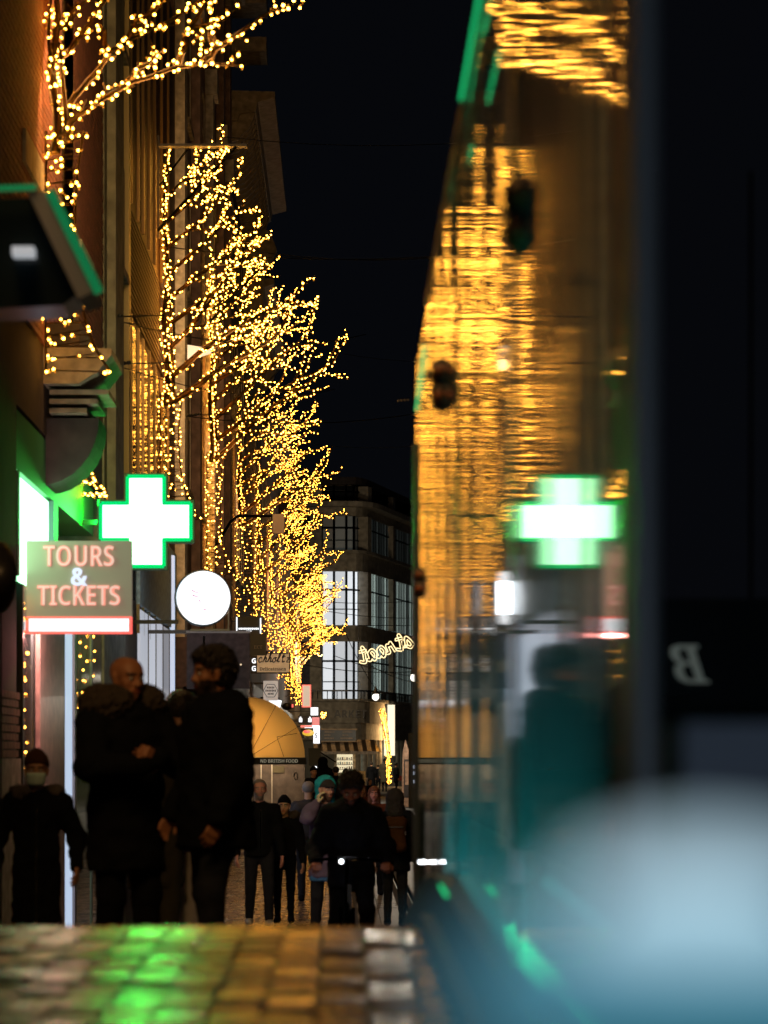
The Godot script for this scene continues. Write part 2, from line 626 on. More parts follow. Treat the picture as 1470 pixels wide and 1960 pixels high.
	if o.has("ruff"):
		var rf := []
		var size: float = o.get("ruff_size", 0.06)
		var up_: float = o.get("ruff_up", 1.5)
		for q in range(-4, 5):
			var a := PI + q * 0.52
			rf.append(bone(T * Vector3(sin(a) * 0.155, up_ + 0.02 * cos(a * 0.5), cos(a) * 0.11 - 0.03), T * Vector3(sin(a + 0.5) * 0.155, up_ + 0.02, cos(a + 0.5) * 0.11 - 0.03), size))
		put("fur_ruff", skin(rf, cell * 0.8, 0.03, [], [], 0.035, 40.0).mesh(), o.ruff, root)
	if o.has("zip"):
		var line := PackedVector3Array()
		for q in 14:
			var yy := lerpf(hem + 0.03, 1.4, q / 13.0)
			var best := -9.0
			for p in coat.v:
				if absf(p.x) < 0.03 and absf(p.y - yy) < 0.03:
					best = maxf(best, p.z)
			line.append(Vector3(0.0, yy, best + 0.002))
		var zg := Geo.new()
		zg.tube(line, 0.006, 0.006, 5)
		put("zip", zg.mesh(), o.zip, root)
	# --- head wear
	var crown := [bone(Vector3(0, 0.04, -0.034), Vector3(0, 0.04, 0.008), 0.09, 0.085)]
	match o.get("hair", "short"):
		"short":
			put("hair", skin(turned(crown, H), fine, 0.02, [[H * Vector3(0, 0.07, 0.055), H.basis * Vector3(0, -0.62, 0.8)]], [], 0.008, 45.0).mesh(), o.get("hair_mat", M.hair_dark), root)
		"curly":
			var cb := [bone(Vector3(0, 0.06, -0.035), Vector3(0, 0.065, 0.02), 0.1, 0.09), bone(Vector3(0, 0.0, -0.05), Vector3(0, 0.03, -0.05), 0.085)]
			put("hair", skin(turned(cb, H), fine, 0.02, [[H * Vector3(0, 0.055, 0.065), H.basis * Vector3(0, -0.66, 0.75)]], [], 0.03, 60.0).mesh(), M.hair_dark, root)
		"long":
			var lb := [crown[0], bone(Vector3(0, 0.02, -0.04), Vector3(0, -0.2, -0.06), 0.088, 0.07), bone(Vector3(0.07, 0.0, -0.02), Vector3(0.075, -0.17, 0.0), 0.035, 0.03), bone(Vector3(-0.07, 0.0, -0.02), Vector3(-0.075, -0.17, 0.0), 0.035, 0.03)]
			put("hair", skin(turned(lb, H), fine, 0.03, [], [bone(H * Vector3(0, -0.03, 0.1), H * Vector3(0, -0.1, 0.1), 0.075)], 0.01, 30.0).mesh(), o.get("hair_mat", M.hair_dark), root)
		"beanie":
			var kb := [bone(Vector3(0, 0.055, -0.03), Vector3(0, 0.055, 0.008), 0.095, 0.09), bone(Vector3(0, 0.1, -0.02), Vector3(0, 0.12, -0.03), 0.06, 0.05)]
			put("knitted_hat", skin(turned(kb, H), fine, 0.03, [[H * Vector3(0, 0.035, 0.0), H.basis * Vector3(0, -1, 0.25)]], [], 0.006, 50.0).mesh(), o.get("hat_mat", M.cloth_black), root)
			var lb := [bone(Vector3(0, 0.0, -0.045), Vector3(0, -0.1, -0.06), 0.08, 0.05)]
			put("hair", skin(turned(lb, H), fine, 0.02).mesh(), M.hair_dark, root)
		"cap":
			put("cap", skin(turned([bone(Vector3(0, 0.045, -0.034), Vector3(0, 0.045, 0.012), 0.095, 0.088), bone(Vector3(-0.035, 0.05, 0.09), Vector3(0.035, 0.05, 0.09), 0.02), bone(Vector3(-0.03, 0.04, 0.135), Vector3(0.03, 0.04, 0.135), 0.012)], H), fine, 0.03, [[H * Vector3(0, 0.03, 0.0), H.basis * Vector3(0, -1, 0)]]).mesh(), o.get("hat_mat", M.cloth_black), root)
			put("hair", skin(turned([bone(Vector3(0, 0.0, -0.045), Vector3(0, -0.06, -0.05), 0.08, 0.06)], H), fine, 0.02, [], [], 0.006, 50.0).mesh(), M.hair_dark, root)
		"hood":
			var db := [bone(Vector3(0, 0.035, -0.035), Vector3(0, 0.03, 0.02), 0.118, 0.11), bone(Vector3(0, -0.02, -0.04), Vector3(0, -0.16, -0.05), 0.112, 0.12), bone(Vector3(0.07, -0.12, 0.02), Vector3(-0.07, -0.12, 0.02), 0.06)]
			put("hood", skin(turned(db, H), fine * 1.2, 0.04, [[H * Vector3(0, 0, 0.075), H.basis * Vector3(0, -0.25, 1)]], [bone(H * Vector3(0, 0.0, 0.06), H * Vector3(0, -0.06, 0.08), 0.092)], 0.012, 20.0).mesh(), o.get("hat_mat", M.cloth_black), root)
		"bald":
			pass
	if o.has("mask"):
		var mk := [bone(Vector3(-0.03, -0.03, 0.066), Vector3(0.03, -0.03, 0.066), 0.044), bone(Vector3(0, -0.03, 0.088), Vector3(0, -0.075, 0.075), 0.03, 0.032), bone(Vector3(-0.03, -0.07, 0.05), Vector3(0.03, -0.07, 0.05), 0.042)]
		put("face_mask", skin(turned(mk, H), fine, 0.02, [[H * Vector3(0, -0.012, 0), H.basis * Vector3(0, 1, 0)], [H * Vector3(0, 0, 0.022), H.basis * Vector3(0, 0, -1)]]).mesh(), o.mask, root)
	return root

# ---------------------------------------------------------------- the scene
func _ready() -> void:
	rng.seed = 4711
	cloth_noise.seed = 5
	cloth_noise.frequency = 1.0
	cloth_noise.fractal_octaves = 3
	camera_and_sky()
	materials()
	street()
	facades()
	end_building()
	shelter()
	trees()
	signs()
	far_signs()
	street_things()
	people()

func camera_and_sky() -> void:
	var cam := Camera3D.new()
	cam.name = "camera"
	var lens := CameraAttributesPhysical.new()
	lens.frustum_focal_length = 100.0
	lens.exposure_aperture = 3.6
	lens.frustum_focus_distance = 66.0
	cam.attributes = lens
	add_child(cam)
	cam.set_frustum(0.1 * 1960.0 / F, Vector2(80, 465) * 0.1 / F, 0.1, 900.0)
	cam.position = Vector3(0, E, 0)
	cam.current = true
	var env := Environment.new()
	env.background_mode = Environment.BG_SKY
	var sky := ProceduralSkyMaterial.new()
	sky.sky_top_color = Color(0.05, 0.06, 0.09)
	sky.sky_horizon_color = Color(0.06, 0.07, 0.1)
	sky.ground_bottom_color = Color(0.03, 0.03, 0.04)
	sky.ground_horizon_color = Color(0.05, 0.055, 0.07)
	sky.sky_energy_multiplier = 0.42
	sky.ground_energy_multiplier = 0.42
	env.sky = Sky.new()
	env.sky.sky_material = sky
	env.tonemap_mode = Environment.TONE_MAPPER_LINEAR
	env.tonemap_exposure = 1.0
	env.sdfgi_enabled = true
	env.ssao_enabled = true
	env.ssil_enabled = true
	var we := WorldEnvironment.new()
	we.name = "environment"
	we.environment = env
	add_child(we)

func materials() -> void:
	grime = noise_texture(0.012, 0.62, 1.0, 3)
	weave = noise_texture(0.06, 0.55, 1.0, 8)
	rough_map = noise_texture(0.02, 0.45, 1.0, 12)
	var sk := mat("skin", Color(1, 1, 1), 0.55)
	sk.vertex_color_use_as_albedo = true
	mat("cloth_black", Color(0.009, 0.011, 0.016), 0.9, 0, weave, 6)
	mat("cloth_navy", Color(0.012, 0.016, 0.03), 0.85, 0, weave, 6)
	mat("cloth_grey", Color(0.06, 0.06, 0.07), 0.9, 0, weave, 6)
	mat("cloth_mauve", Color(0.2, 0.17, 0.33), 0.85, 0, weave, 6)
	mat("cloth_teal", Color(0.04, 0.6, 0.85), 0.85, 0, weave, 6)
	mat("cloth_blue", Color(0.1, 0.3, 0.75), 0.8, 0, weave, 6)
	mat("cloth_white", Color(0.72, 0.7, 0.72), 0.85, 0, weave, 6)
	mat("cloth_olive", Color(0.1, 0.095, 0.07), 0.9, 0, weave, 6)
	mat("cloth_rust", Color(0.16, 0.05, 0.03), 0.85, 0, weave, 6)
	mat("cloth_brown", Color(0.11, 0.05, 0.025), 0.9, 0, weave, 10)
	mat("denim", Color(0.03, 0.035, 0.05), 0.9, 0, weave, 8)
	for key in M:
		if key.begins_with("cloth") or key == "denim":
			M[key].metallic_specular = 0.2
	mat("mask", Color(0.6, 0.85, 0.8), 0.8)
	mat("zip", Color(0.5, 0.42, 0.15), 0.4, 0.6)
	mat("fur_grey", Color(0.07, 0.06, 0.055), 0.95)
	mat("fur_brown", Color(0.035, 0.027, 0.02), 0.95)
	mat("hair_dark", Color(0.012, 0.009, 0.008), 0.6)
	mat("hair_grey", Color(0.16, 0.15, 0.15), 0.6)
	mat("hair_red", Color(0.1, 0.035, 0.02), 0.6)
	for k in 4:
		var t: float = [1.0, 0.72, 1.25, 0.88][k]
		var b := mat("brick_%d" % k, Color(0.2 * t, 0.125 * t, 0.085 * t), 0.34, 0, grime, 1.7)
		b.roughness_texture = rough_map
		b.roughness = 0.3 + 0.05 * k
		b.heightmap_enabled = true
		b.heightmap_texture = weave
		b.heightmap_scale = 0.12
	mat("slab_grey", Color(0.2, 0.195, 0.18), 0.42, 0, grime, 1.1)
	mat("mortar", Color(0.03, 0.028, 0.025), 0.8, 0, grime, 1.0)
	mat("rail", Color(0.25, 0.25, 0.26), 0.25, 1.0)
	mat("facade_brick", Color(0.24, 0.075, 0.04), 0.85, 0, grime, 0.9)
	mat("facade_mortar", Color(0.035, 0.02, 0.015), 0.9, 0, grime, 0.9)
	mat("stone", Color(0.4, 0.36, 0.29), 0.8, 0, grime, 0.6)
	mat("stone_green", Color(0.26, 0.27, 0.22), 0.8, 0, grime, 0.5)
	mat("plaster", Color(0.42, 0.38, 0.3), 0.85, 0, grime, 0.7)
	mat("plaster_pink", Color(0.3, 0.22, 0.23), 0.85, 0, grime, 0.5)
	mat("plaster_dark", Color(0.06, 0.05, 0.05), 0.85, 0, grime, 0.5)
	mat("brown_panel", Color(0.05, 0.03, 0.022), 0.6, 0, grime, 0.8)
	mat("fin", Color(0.22, 0.15, 0.07), 0.35, 0.7)
	mat("white_paint", Color(0.62, 0.6, 0.57), 0.6, 0, grime, 0.8)
	mat("black_metal", Color(0.015, 0.015, 0.016), 0.45)
	mat("grey_metal", Color(0.2, 0.2, 0.2), 0.45, 0.2)
	mat("wire", Color(0.1, 0.1, 0.1), 0.5)
	mat("branch", Color(0.5, 0.27, 0.08), 0.55)
	glow("halo_sleeve", Color(1.0, 0.34, 0.02), 0.85, Color(0.6, 0.3, 0.05))  # dim orange glow imitating the halo round each bulb
	mat("pane_dark", Color(0.012, 0.014, 0.016), 0.08)
	var aw := mat("awning", Color(0.92, 0.8, 0.6), 0.85)
	aw.backlight_enabled = true
	aw.backlight = Color(1.0, 0.95, 0.8)
	mat("teal_paint", Color(0.08, 0.2, 0.2), 0.5)
	glow("bulb", Color(1.0, 0.41, 0.044), 32.0, Color(0.8, 0.6, 0.3))
	glow("bulb_far", Color(1.0, 0.41, 0.044), 32.0, Color(0.8, 0.6, 0.3))
	glow("white_light", Color(0.92, 0.96, 1.0), 1.5)
	glow("cool_light", Color(0.62, 0.76, 1.0), 0.75)
	glow("warm_light", Color(1.0, 0.74, 0.45), 1.05)
	glow("green_hot", Color(0.38, 1.0, 0.5), 4.2)
	glow("green_rim", Color(0.0, 1.0, 0.22), 0.85, Color(0.0, 0.1, 0.03))
	glow("green_streak_glow", Color(0.02, 1.0, 0.3), 0.75)
	glow("green_streak_deep", Color(0.02, 1.0, 0.3), 3.0)
	glow("red_light", Color(1.0, 0.12, 0.1), 1.3)

func street() -> void:
	# mortar bed that follows the bridge and runs out to the far end of the street
	var g := Geo.new()
	var z := 0.0
	var last := 0.0
	while z < 420.0:
		var nz := z + (0.3 if z < 14.0 else (1.0 if z < 50.0 else 20.0))
		var lift := -0.012
		for part_x in [[-30.0, -2.7], [-2.7, 0.2], [0.2, 40.0]]:
			g.quad(Vector3(part_x[0], ground(nz) + lift, -nz), Vector3(part_x[0], ground(z) + lift, -z), Vector3(part_x[1], ground(z) + lift, -z), Vector3(part_x[1], ground(nz) + lift, -nz))
		z = nz
	structure("street_bed", g, M.mortar)
	# bricks: 300 nearest are pieces of their own, the rest one mass
	var pave := Node3D.new()
	pave.name = "brick_pavement"
	add_child(pave)
	pave.set_meta("kind", "structure")
	var shapes := []
	for k in 4:
		var b := Geo.new()
		var w := 0.049 + 0.0008 * k
		var l := 0.0995
		var top := PackedVector3Array()
		for q in [Vector2(-1, 1), Vector2(1, 1), Vector2(1, -1), Vector2(-1, -1)]:
			top.append(Vector3(q.x * (w - 0.0025), 0.001 * sin(k * 2.0 + q.x), q.y * (l - 0.0025)))
		b.quad(top[0], top[1], top[2], top[3])
		var low := []
		for q in [Vector2(-1, 1), Vector2(1, 1), Vector2(1, -1), Vector2(-1, -1)]:
			low.append(Vector3(q.x * w, -0.003, q.y * l))
		for q in 4:
			b.quad(low[q], low[(q + 1) % 4], top[(q + 1) % 4], top[q])
			b.quad(low[q] + Vector3(0, -0.05, 0), low[(q + 1) % 4] + Vector3(0, -0.05, 0), low[(q + 1) % 4], low[q])
		shapes.append(b.mesh())
	var count := 0
	var rest := [[], [], [], []]
	var row := 0
	var zz := 5.45
	while zz < 78.0:
		var left := -2.7 if zz > 9.5 else -0.145 * zz - 0.1
		var right := 0.19 if zz > 13.0 else 0.29
		var col := int(floor(left / 0.106))
		while col * 0.106 < right - 0.05:
			var cz := zz + (0.105 if posmod(col, 2) == 0 else 0.0)
			var slope := atan2(ground(cz - 0.1) - ground(cz + 0.1), 0.2)
			var kind := rng.randi() % 4
			var b := Basis(Vector3.RIGHT, slope + rnd(-0.006, 0.006)) * Basis(Vector3.BACK, rnd(-0.008, 0.008)) * Basis(Vector3.UP, rnd(-0.01, 0.01))
			var x := Transform3D(b, Vector3(col * 0.106 + rnd(-0.002, 0.002), ground(cz) + rnd(-0.003, 0.004), -cz))
			if count < 300 and zz < 8.9:
				var o := put("brick", shapes[kind], M["brick_%d" % (rng.randi() % 4)], pave)
				o.transform = x
				count += 1
			else:
				rest[kind].append(x)
			col += 1
		zz += 0.21
		row += 1
	for k in 4:
		many("bricks", shapes[k], rest[k], M["brick_%d" % k], pave)
	# pale slabs of the carriageway beyond the bridge and a grooved tram rail
	var slab := Geo.new()
	slab.box(Vector3.ZERO, Vector3(0.29, 0.05, 0.58))
	var xs := []
	zz = 14.0
	row = 0
	while zz < 110.0:
		for c in 14:
			var sx := 0.36 + c * 0.3
			var cz := zz + (0.3 if c % 2 == 0 else 0.0)
			if sx < 1.15 and sx > 0.85:
				continue
			var slope := atan2(ground(cz - 0.2) - ground(cz + 0.2), 0.4)
			xs.append(Transform3D(Basis(Vector3.RIGHT, slope + rnd(-0.004, 0.004)) * Basis(Vector3.BACK, rnd(-0.004, 0.004)), Vector3(sx, ground(cz) - 0.02 + rnd(-0.002, 0.002), -cz)))
		zz += 0.6
	many("slabs", slab.mesh(), xs, M.slab_grey, pave)
	for side in [0.93, 1.07]:
		var rail := Geo.new()
		var p := PackedVector3Array()
		zz = 14.0
		while zz < 170.0:
			p.append(Vector3(side, ground(zz) + 0.0, -zz))
			zz += 1.5 if zz < 50.0 else 20.0
		rail.tube(p, 0.028, 0.028, 6)
		structure("tram_rail", rail, M.rail)

# ---------------------------------------------------------------- the left row of houses
func window_in(house: Node3D, z0: float, z1: float, y0: float, y1: float, frame: Material, pane: Material, sill := true) -> void:
	# a sash window in the facade plane: recessed pane, frame, middle bar, sill
	var fr := Geo.new()
	var xf := WX + 0.02
	fr.span(Vector3(WX - 0.14, y0, -z0), Vector3(xf, y1, -z0 - 0.11))
	fr.span(Vector3(WX - 0.14, y0, -z1 + 0.11), Vector3(xf, y1, -z1))
	fr.span(Vector3(WX - 0.14, y1 - 0.11, -z0 - 0.11), Vector3(xf, y1, -z1 + 0.11))
	fr.span(Vector3(WX - 0.14, y0, -z0 - 0.11), Vector3(xf, y0 + 0.09, -z1 + 0.11))
	fr.span(Vector3(WX - 0.13, lerpf(y0, y1, 0.55), -z0 - 0.11), Vector3(WX + 0.012, lerpf(y0, y1, 0.55) + 0.08, -z1 + 0.11))
	var w := part("window", fr, frame, house)
	var pg := Geo.new()
	pg.span(Vector3(WX - 0.05, y0 + 0.05, -z0 - 0.08), Vector3(WX - 0.015, y1 - 0.05, -z1 + 0.08))
	var o := put("pane", pg.mesh(), pane, w)
	if sill:
		var sg := Geo.new()
		sg.span(Vector3(WX - 0.1, y0 - 0.1, -z0 + 0.08), Vector3(WX + 0.07, y0 - 0.003, -z1 - 0.08))
		put("sill", sg.mesh(), M.stone, w)

func cornice(house: Node3D, z0: float, z1: float, y: float, out: float, material: Material, corbels := true) -> void:
	var g := Geo.new()
	var x := PackedVector2Array([Vector2(-0.3, 0), Vector2(out * 0.25, 0), Vector2(out * 0.3, 0.16), Vector2(out * 0.62, 0.22), Vector2(out * 0.66, 0.42), Vector2(out, 0.52), Vector2(out, 0.66), Vector2(-0.3, 0.7)])
	g.prism(x, z1 - z0, Transform3D(Basis.IDENTITY, Vector3(WX, y, -(z0 + z1) / 2.0)))
	var c := part("cornice", g, material, house)
	if corbels:
		var zz := z0 + 0.25
		while zz < z1:
			var b := Geo.new()
			b.prism(PackedVector2Array([Vector2(0.002, -0.5), Vector2(out * 0.24, -0.42), Vector2(out * 0.5, -0.12), Vector2(out * 0.6, 0.2), Vector2(0.002, 0.2)]), 0.2, Transform3D(Basis.IDENTITY, Vector3(WX, y - 0.003, -zz)))
			put("corbel", b.mesh(), material, c)
			zz += 0.62

func house(label: String, z0: float, z1: float, high: float, material: Material, base := 0.0) -> Node3D:
	var h := thing("house", label, "building", Vector3(WX, 0, -z0))
	var g := Geo.new()
	g.span(Vector3(WX - 6.0, ground((z0 + z1) / 2.0) - 0.6, -z0 - 0.004), Vector3(WX, high, -z1 + 0.004))
	part("wall", g, material, h)
	return h

func facades() -> void:
	# 1: brick house above the pharmacy
	var h := thing("brick_house", "dark red brick house at the left edge behind the nearest light tree", "building", Vector3(WX, 0, -22))
	var g := Geo.new()
	g.span(Vector3(WX - 6, E + 2.93, -20.0), Vector3(WX - 0.02, E + 9.5, -32.55))
	part("wall", g, M.facade_mortar, h)
	g = Geo.new()
	g.box(Vector3.ZERO, Vector3(0.04, 0.056, 0.208))
	var xs := []
	var y := E + 3.75
	var row := 0
	while y < E + 8.3:
		var z := 21.2 + (0.11 if row % 2 else 0.0)
		while z < 32.4:
			xs.append(Transform3D(Basis.IDENTITY, Vector3(WX - 0.012 + rnd(-0.001, 0.001), y, -z)))
			z += 0.22
		y += 0.068
		row += 1
	var mm := many("bricks", g.mesh(), xs, M.facade_brick, h)
	mm.position = -h.position
	for zz in [24.2, 29.4]:
		g = Geo.new()
		g.span(Vector3(WX - 0.03, E + 5.0, -zz), Vector3(WX + 0.035, E + 5.28, -zz - 1.5))
		part("lintel", g, M.stone, h)
	window_in(h, 24.3, 25.6, E + 5.3 + 1.7, E + 8.6, M.white_paint, M.pane_dark)
	g = Geo.new()
	g.rod(Vector3(WX + 0.07, E + 3.7, -27.6), Vector3(WX + 0.07, E + 9.2, -27.6), 0.05, 10)
	for yy in [E + 4.4, E + 6.1, E + 7.4]:
		g.rod(Vector3(WX + 0.07, yy, -27.6), Vector3(WX + 0.07, yy + 0.06, -27.6), 0.062, 10)
	part("downpipe", g, mat("ochre", Color(0.5, 0.32, 0.12), 0.5), h)
	# the ledge that the nearest tree stands before, and the scrolled console under it
	g = Geo.new()
	g.prism(PackedVector2Array([Vector2(-0.3, -0.02), Vector2(0.3, -0.02), Vector2(0.42, 0.06), Vector2(0.47, 0.08), Vector2(0.58, 0.22), Vector2(0.6, 0.24), Vector2(0.6, 0.3), Vector2(-0.3, 0.32)]), 1.3, Transform3D(Basis.IDENTITY, Vector3(WX, E + 3.4, -26.8)))
	var led := part("ledge", g, M.plaster, h)
	g = Geo.new()
	g.span(Vector3(WX - 0.2, E + 3.72, -26.3), Vector3(WX + 0.3, E + 3.95, -27.4))
	put("ledge_top", g.mesh(), M.plaster_dark, led)
	for k in 3:
		g = Geo.new()
		g.span(Vector3(WX + 0.02, E + 3.3 - 0.085 * k, -26.3), Vector3(WX + 0.56 - 0.1 * k, E + 3.345 - 0.085 * k, -27.3))
		part("moulding", g, M.stone, h)
	g = Geo.new()
	var arc := PackedVector2Array([Vector2(-0.1, 0.0)])
	for k in 9:
		var a := k / 8.0 * PI / 2
		arc.append(Vector2(0.55 * cos(a) - 0.1 + 0.05, -0.62 * sin(a)))
	g.prism(arc, 0.9, Transform3D(Basis.IDENTITY, Vector3(WX - 0.04, E + 3.1, -26.9)))
	part("console", g, M.plaster_dark, h)
	# brick pier and plaster foot by the frame edge
	g = Geo.new()
	g.span(Vector3(WX - 0.6, E - 2.6, -22.2), Vector3(WX + 0.03, E - 0.03, -23.9))
	part("plaster_pier", g, M.plaster, h)
	g = Geo.new()
	g.span(Vector3(WX - 0.6, E - 0.03, -22.2), Vector3(WX - 0.01, E + 2.92, -23.9))
	part("pier_wall", g, M.facade_mortar, h)
	g = Geo.new()
	g.box(Vector3.ZERO, Vector3(0.04, 0.056, 0.208))
	for r in 8:
		for c in 7:
			var o := put("brick", g.mesh() if r + c == 0 else h.get_node("brick").mesh, M.facade_brick, h)
			o.position = Vector3(WX + 0.003, E + 0.01 + r * 0.068, -22.35 - c * 0.22 - (0.1 if r % 2 else 0.0)) - h.position
	# shop front under the brick house
	var shop := thing("pharmacy", "shop front with a bright green transom and a pinkish pillar, at the far left", "shop", Vector3(WX, 0, -24))
	g = Geo.new()
	g.span(Vector3(WX - 5.5, E - 2.6, -23.9), Vector3(WX - 0.6, E + 2.75, -37.6))
	part("wall", g, M.plaster_dark, shop)
	g = Geo.new()
	g.span(Vector3(WX - 0.6, E + 2.4, -23.95), Vector3(WX - 0.03, E + 2.9, -31.5))
	part("fascia", g, mat("fascia_green", Color(0.05, 0.3, 0.1), 0.5), shop)
	g = Geo.new()
	g.span(Vector3(WX - 0.2, E + 1.55, -24.1), Vector3(WX - 0.04, E + 2.36, -26.8))
	part("lit_transom_sign", g, M.green_hot, shop)
	g = Geo.new()
	g.span(Vector3(WX - 0.06, E + 1.5, -26.9), Vector3(WX + 0.0, E + 2.38, -27.3))
	part("transom_post", g, M.teal_paint, shop)
	g = Geo.new()
	g.span(Vector3(WX - 0.06, E + 1.5, -23.95), Vector3(WX + 0.0, E + 2.38, -24.07))
	part("transom_post", g, M.teal_paint, shop)
	g = Geo.new()
	g.span(Vector3(WX - 0.5, E - 2.4, -25.5), Vector3(WX + 0.02, E + 1.5, -27.7))
	part("pillar", g, mat("pillar_red_lit", Color(0.36, 0.2, 0.17), 0.35, 0, grime, 0.8), shop)  # pink of the red sign light is put into this colour
	for zz in [[24.35, 0.1], [25.2, 0.14], [27.75, 0.28], [31.0, 0.16], [33.6, 0.16], [36.2, 0.2]]:
		g = Geo.new()
		g.span(Vector3(WX - 0.16, E - 2.5, -zz[0]), Vector3(WX - 0.005, E + 1.45, -zz[0] - zz[1]))
		part("door_frame", g, M.black_metal if zz[0] < 30 else M.teal_paint, shop)
	g = Geo.new()
	g.span(Vector3(WX - 0.14, E - 2.4, -28.06), Vector3(WX - 0.02, E + 1.4, -28.95))
	part("lamp_strip", g, M.cool_light, shop)
	area(shop, Vector3(0.02, E - 0.4, -4.5), Vector3(1, 0, -0.5), Vector2(0.6, 3.4), Color(0.7, 0.8, 1.0), 1.2)
	g = Geo.new()
	g.span(Vector3(WX - 0.14, E - 2.4, -29.0), Vector3(WX - 0.0, E + 1.4, -29.25))
	part("door_frame", g, M.grey_metal, shop)
	var pm := mat("pane_clear", Color(0.8, 0.9, 0.9, 0.1), 0.03)
	pm.transparency = BaseMaterial3D.TRANSPARENCY_ALPHA
	for zz in [[24.5, 25.18], [29.3, 30.98], [31.2, 33.56], [33.8, 36.15]]:
		g = Geo.new()
		g.quad(Vector3(WX - 0.015, E - 2.4, -zz[0]), Vector3(WX - 0.015, E - 2.4, -zz[1]), Vector3(WX - 0.015, E + 1.42, -zz[1]), Vector3(WX - 0.015, E + 1.42, -zz[0]))
		part("pane", g, pm, shop)
	g = Geo.new()
	g.span(Vector3(WX - 0.2, E - 2.4, -29.4), Vector3(WX - 0.16, E + 1.4, -36.1))
	part("display_back", g, mat("display_green_lit", Color(0.35, 0.6, 0.42), 0.5, 0, grime, 1.5), shop)  # green light of the cross is put into this colour
	for k in 5:
		g = Geo.new()
		var zz := 29.9 + k * 1.3
		g.span(Vector3(WX - 0.15, E - 0.2, -zz), Vector3(WX - 0.1, E + rnd(0.4, 1.2), -zz - rnd(0.3, 0.7)))
		part("display_stand", g, [M.white_paint, M.teal_paint, M.cloth_rust, M.stone, M.teal_paint][k], shop)
	for gz in [[24.4, 25.15, 4, "in place of reflections in the narrow far left window"], [29.4, 36.0, 11, "in the green display window under the red-lit sign"]]:  # the first one stands in for fairy lights mirrored in the glass
		var gl := thing("light_curtain", "curtain of warm fairy lights hanging " + gz[3], "string lights", Vector3(WX - 0.03, E + 1.3, -gz[0]))
		var bx := []
		var wire := Geo.new()
		for k in gz[2]:
			var zz: float = lerpf(gz[0], gz[1], (k + 0.5) / gz[2])
			var x := -0.01 - rnd(0.0, 0.03)
			wire.rod(Vector3(x, 0.05, gz[0] - zz), Vector3(x, -1.6, gz[0] - zz), 0.003, 3)
			for q in 12:
				if rng.randf() < 0.75:
					bx.append(bead(Vector3(x + rnd(-0.02, 0.02), -q * 0.13 + rnd(-0.03, 0.03), gz[0] - zz), rnd(0.9, 1.3)))
		put("cord", wire.mesh(), M.wire, gl)
		many("bulbs", bulb_mesh(0.012, 1), bx, null, gl)
	# 2: pale stone pilaster house
	h = house("pale green-grey stone house front between the brick house and the dark finned one", 32.6, 35.8, E + 12.0, M.stone_green)
	g = Geo.new()
	g.span(Vector3(WX - 0.02, E + 1.5, -33.0), Vector3(WX + 0.1, E + 11.9, -34.2))
	part("pilaster", g, M.stone_green, h)
	g = Geo.new()
	g.span(Vector3(WX - 0.02, E + 1.5, -35.45), Vector3(WX + 0.07, E + 11.9, -35.75))
	part("edge_strip", g, mat("edge_ochre", Color(0.45, 0.36, 0.16), 0.4), h)
	window_in(h, 34.25, 35.4, E + 5.9, E + 7.2, M.stone, mat("pane_orange_lit", Color(0.3, 0.16, 0.07), 0.3))  # amber colour stands for orange light on the recess
	window_in(h, 34.25, 35.4, E + 8.6, E + 10.2, M.stone, M.pane_dark)
	# 3: dark house with vertical fins
	h = house("dark brown house front with thin vertical gilded fins beside the second light tree", 35.8, 46.2, E + 11.8, M.brown_panel)
	var k := 0
	for zz in [36.4, 37.7, 38.6, 39.8, 41.0, 42.6, 44.2]:
		for yy in [[E + 1.6, E + 5.6], [E + 7.0, E + 11.7]]:
			g = Geo.new()
			g.span(Vector3(WX + 0.002, yy[0], -zz), Vector3(WX + 0.04, yy[1], -zz - 0.07))
			part("fin", g, M.fin, h)
	for zz in [36.5, 37.8, 38.7, 39.9, 41.1, 42.7]:
		g = Geo.new()
		g.span(Vector3(WX + 0.002, E + 2.0, -zz), Vector3(WX + 0.02, E + 5.5, -zz - 0.8))
		part("pane", g, M.pane_dark, h)
	for r in 16:
		g = Geo.new()
		g.span(Vector3(WX + 0.001, E + 5.66 + r * 0.082, -35.9), Vector3(WX + 0.03, E + 5.7 + r * 0.082, -46.0))
		part("slat", g, M.brown_panel, h)
	# shop front under houses 2 and 3: white lit windows
	shop = thing("white_lit_shop", "shop front with tall white-lit windows under a pale blue fascia, behind the green cross", "shop", Vector3(WX, 0, -37.6))
	g = Geo.new()
	g.span(Vector3(WX - 0.5, E - 2.6, -37.6), Vector3(WX - 0.2, E + 2.6, -46.2))
	part("wall", g, M.teal_paint, shop)
	g = Geo.new()
	g.span(Vector3(WX - 0.2, E + 1.98, -37.7), Vector3(WX + 0.05, E + 3.2, -46.0))
	part("fascia", g, mat("fascia_pale", Color(0.35, 0.5, 0.52), 0.5, 0, grime, 1.0), shop)
	for q in 4:
		g = Geo.new()
		var z0 := 37.9 + q * 1.6
		g.span(Vector3(WX - 0.16, E - 1.9, -z0), Vector3(WX + 0.04, E + 1.92, -z0 - 1.42))
		part("lit_window", g, glow("shop_white_%d" % q, Color(0.8, 0.86, 1.0), [0.46, 0.56, 0.5, 0.25][q]), shop)
		g = Geo.new()
		g.span(Vector3(WX - 0.16, E - 2.4, -z0 - 1.44), Vector3(WX + 0.046, E + 1.95, -z0 - 1.58))
		part("mullion", g, M.grey_metal, shop)
	g = Geo.new()
	g.span(Vector3(WX + 0.02, E - 2.0, -44.6), Vector3(WX + 0.09, E + 3.1, -44.85))
	part("light_strip", g, M.cool_light, shop)
	area(shop, Vector3(0.12, E + 0.6, -3.2), Vector3(1, -0.15, 0.1), Vector2(5.5, 2.2), Color(0.85, 0.92, 1.0), 1.6)
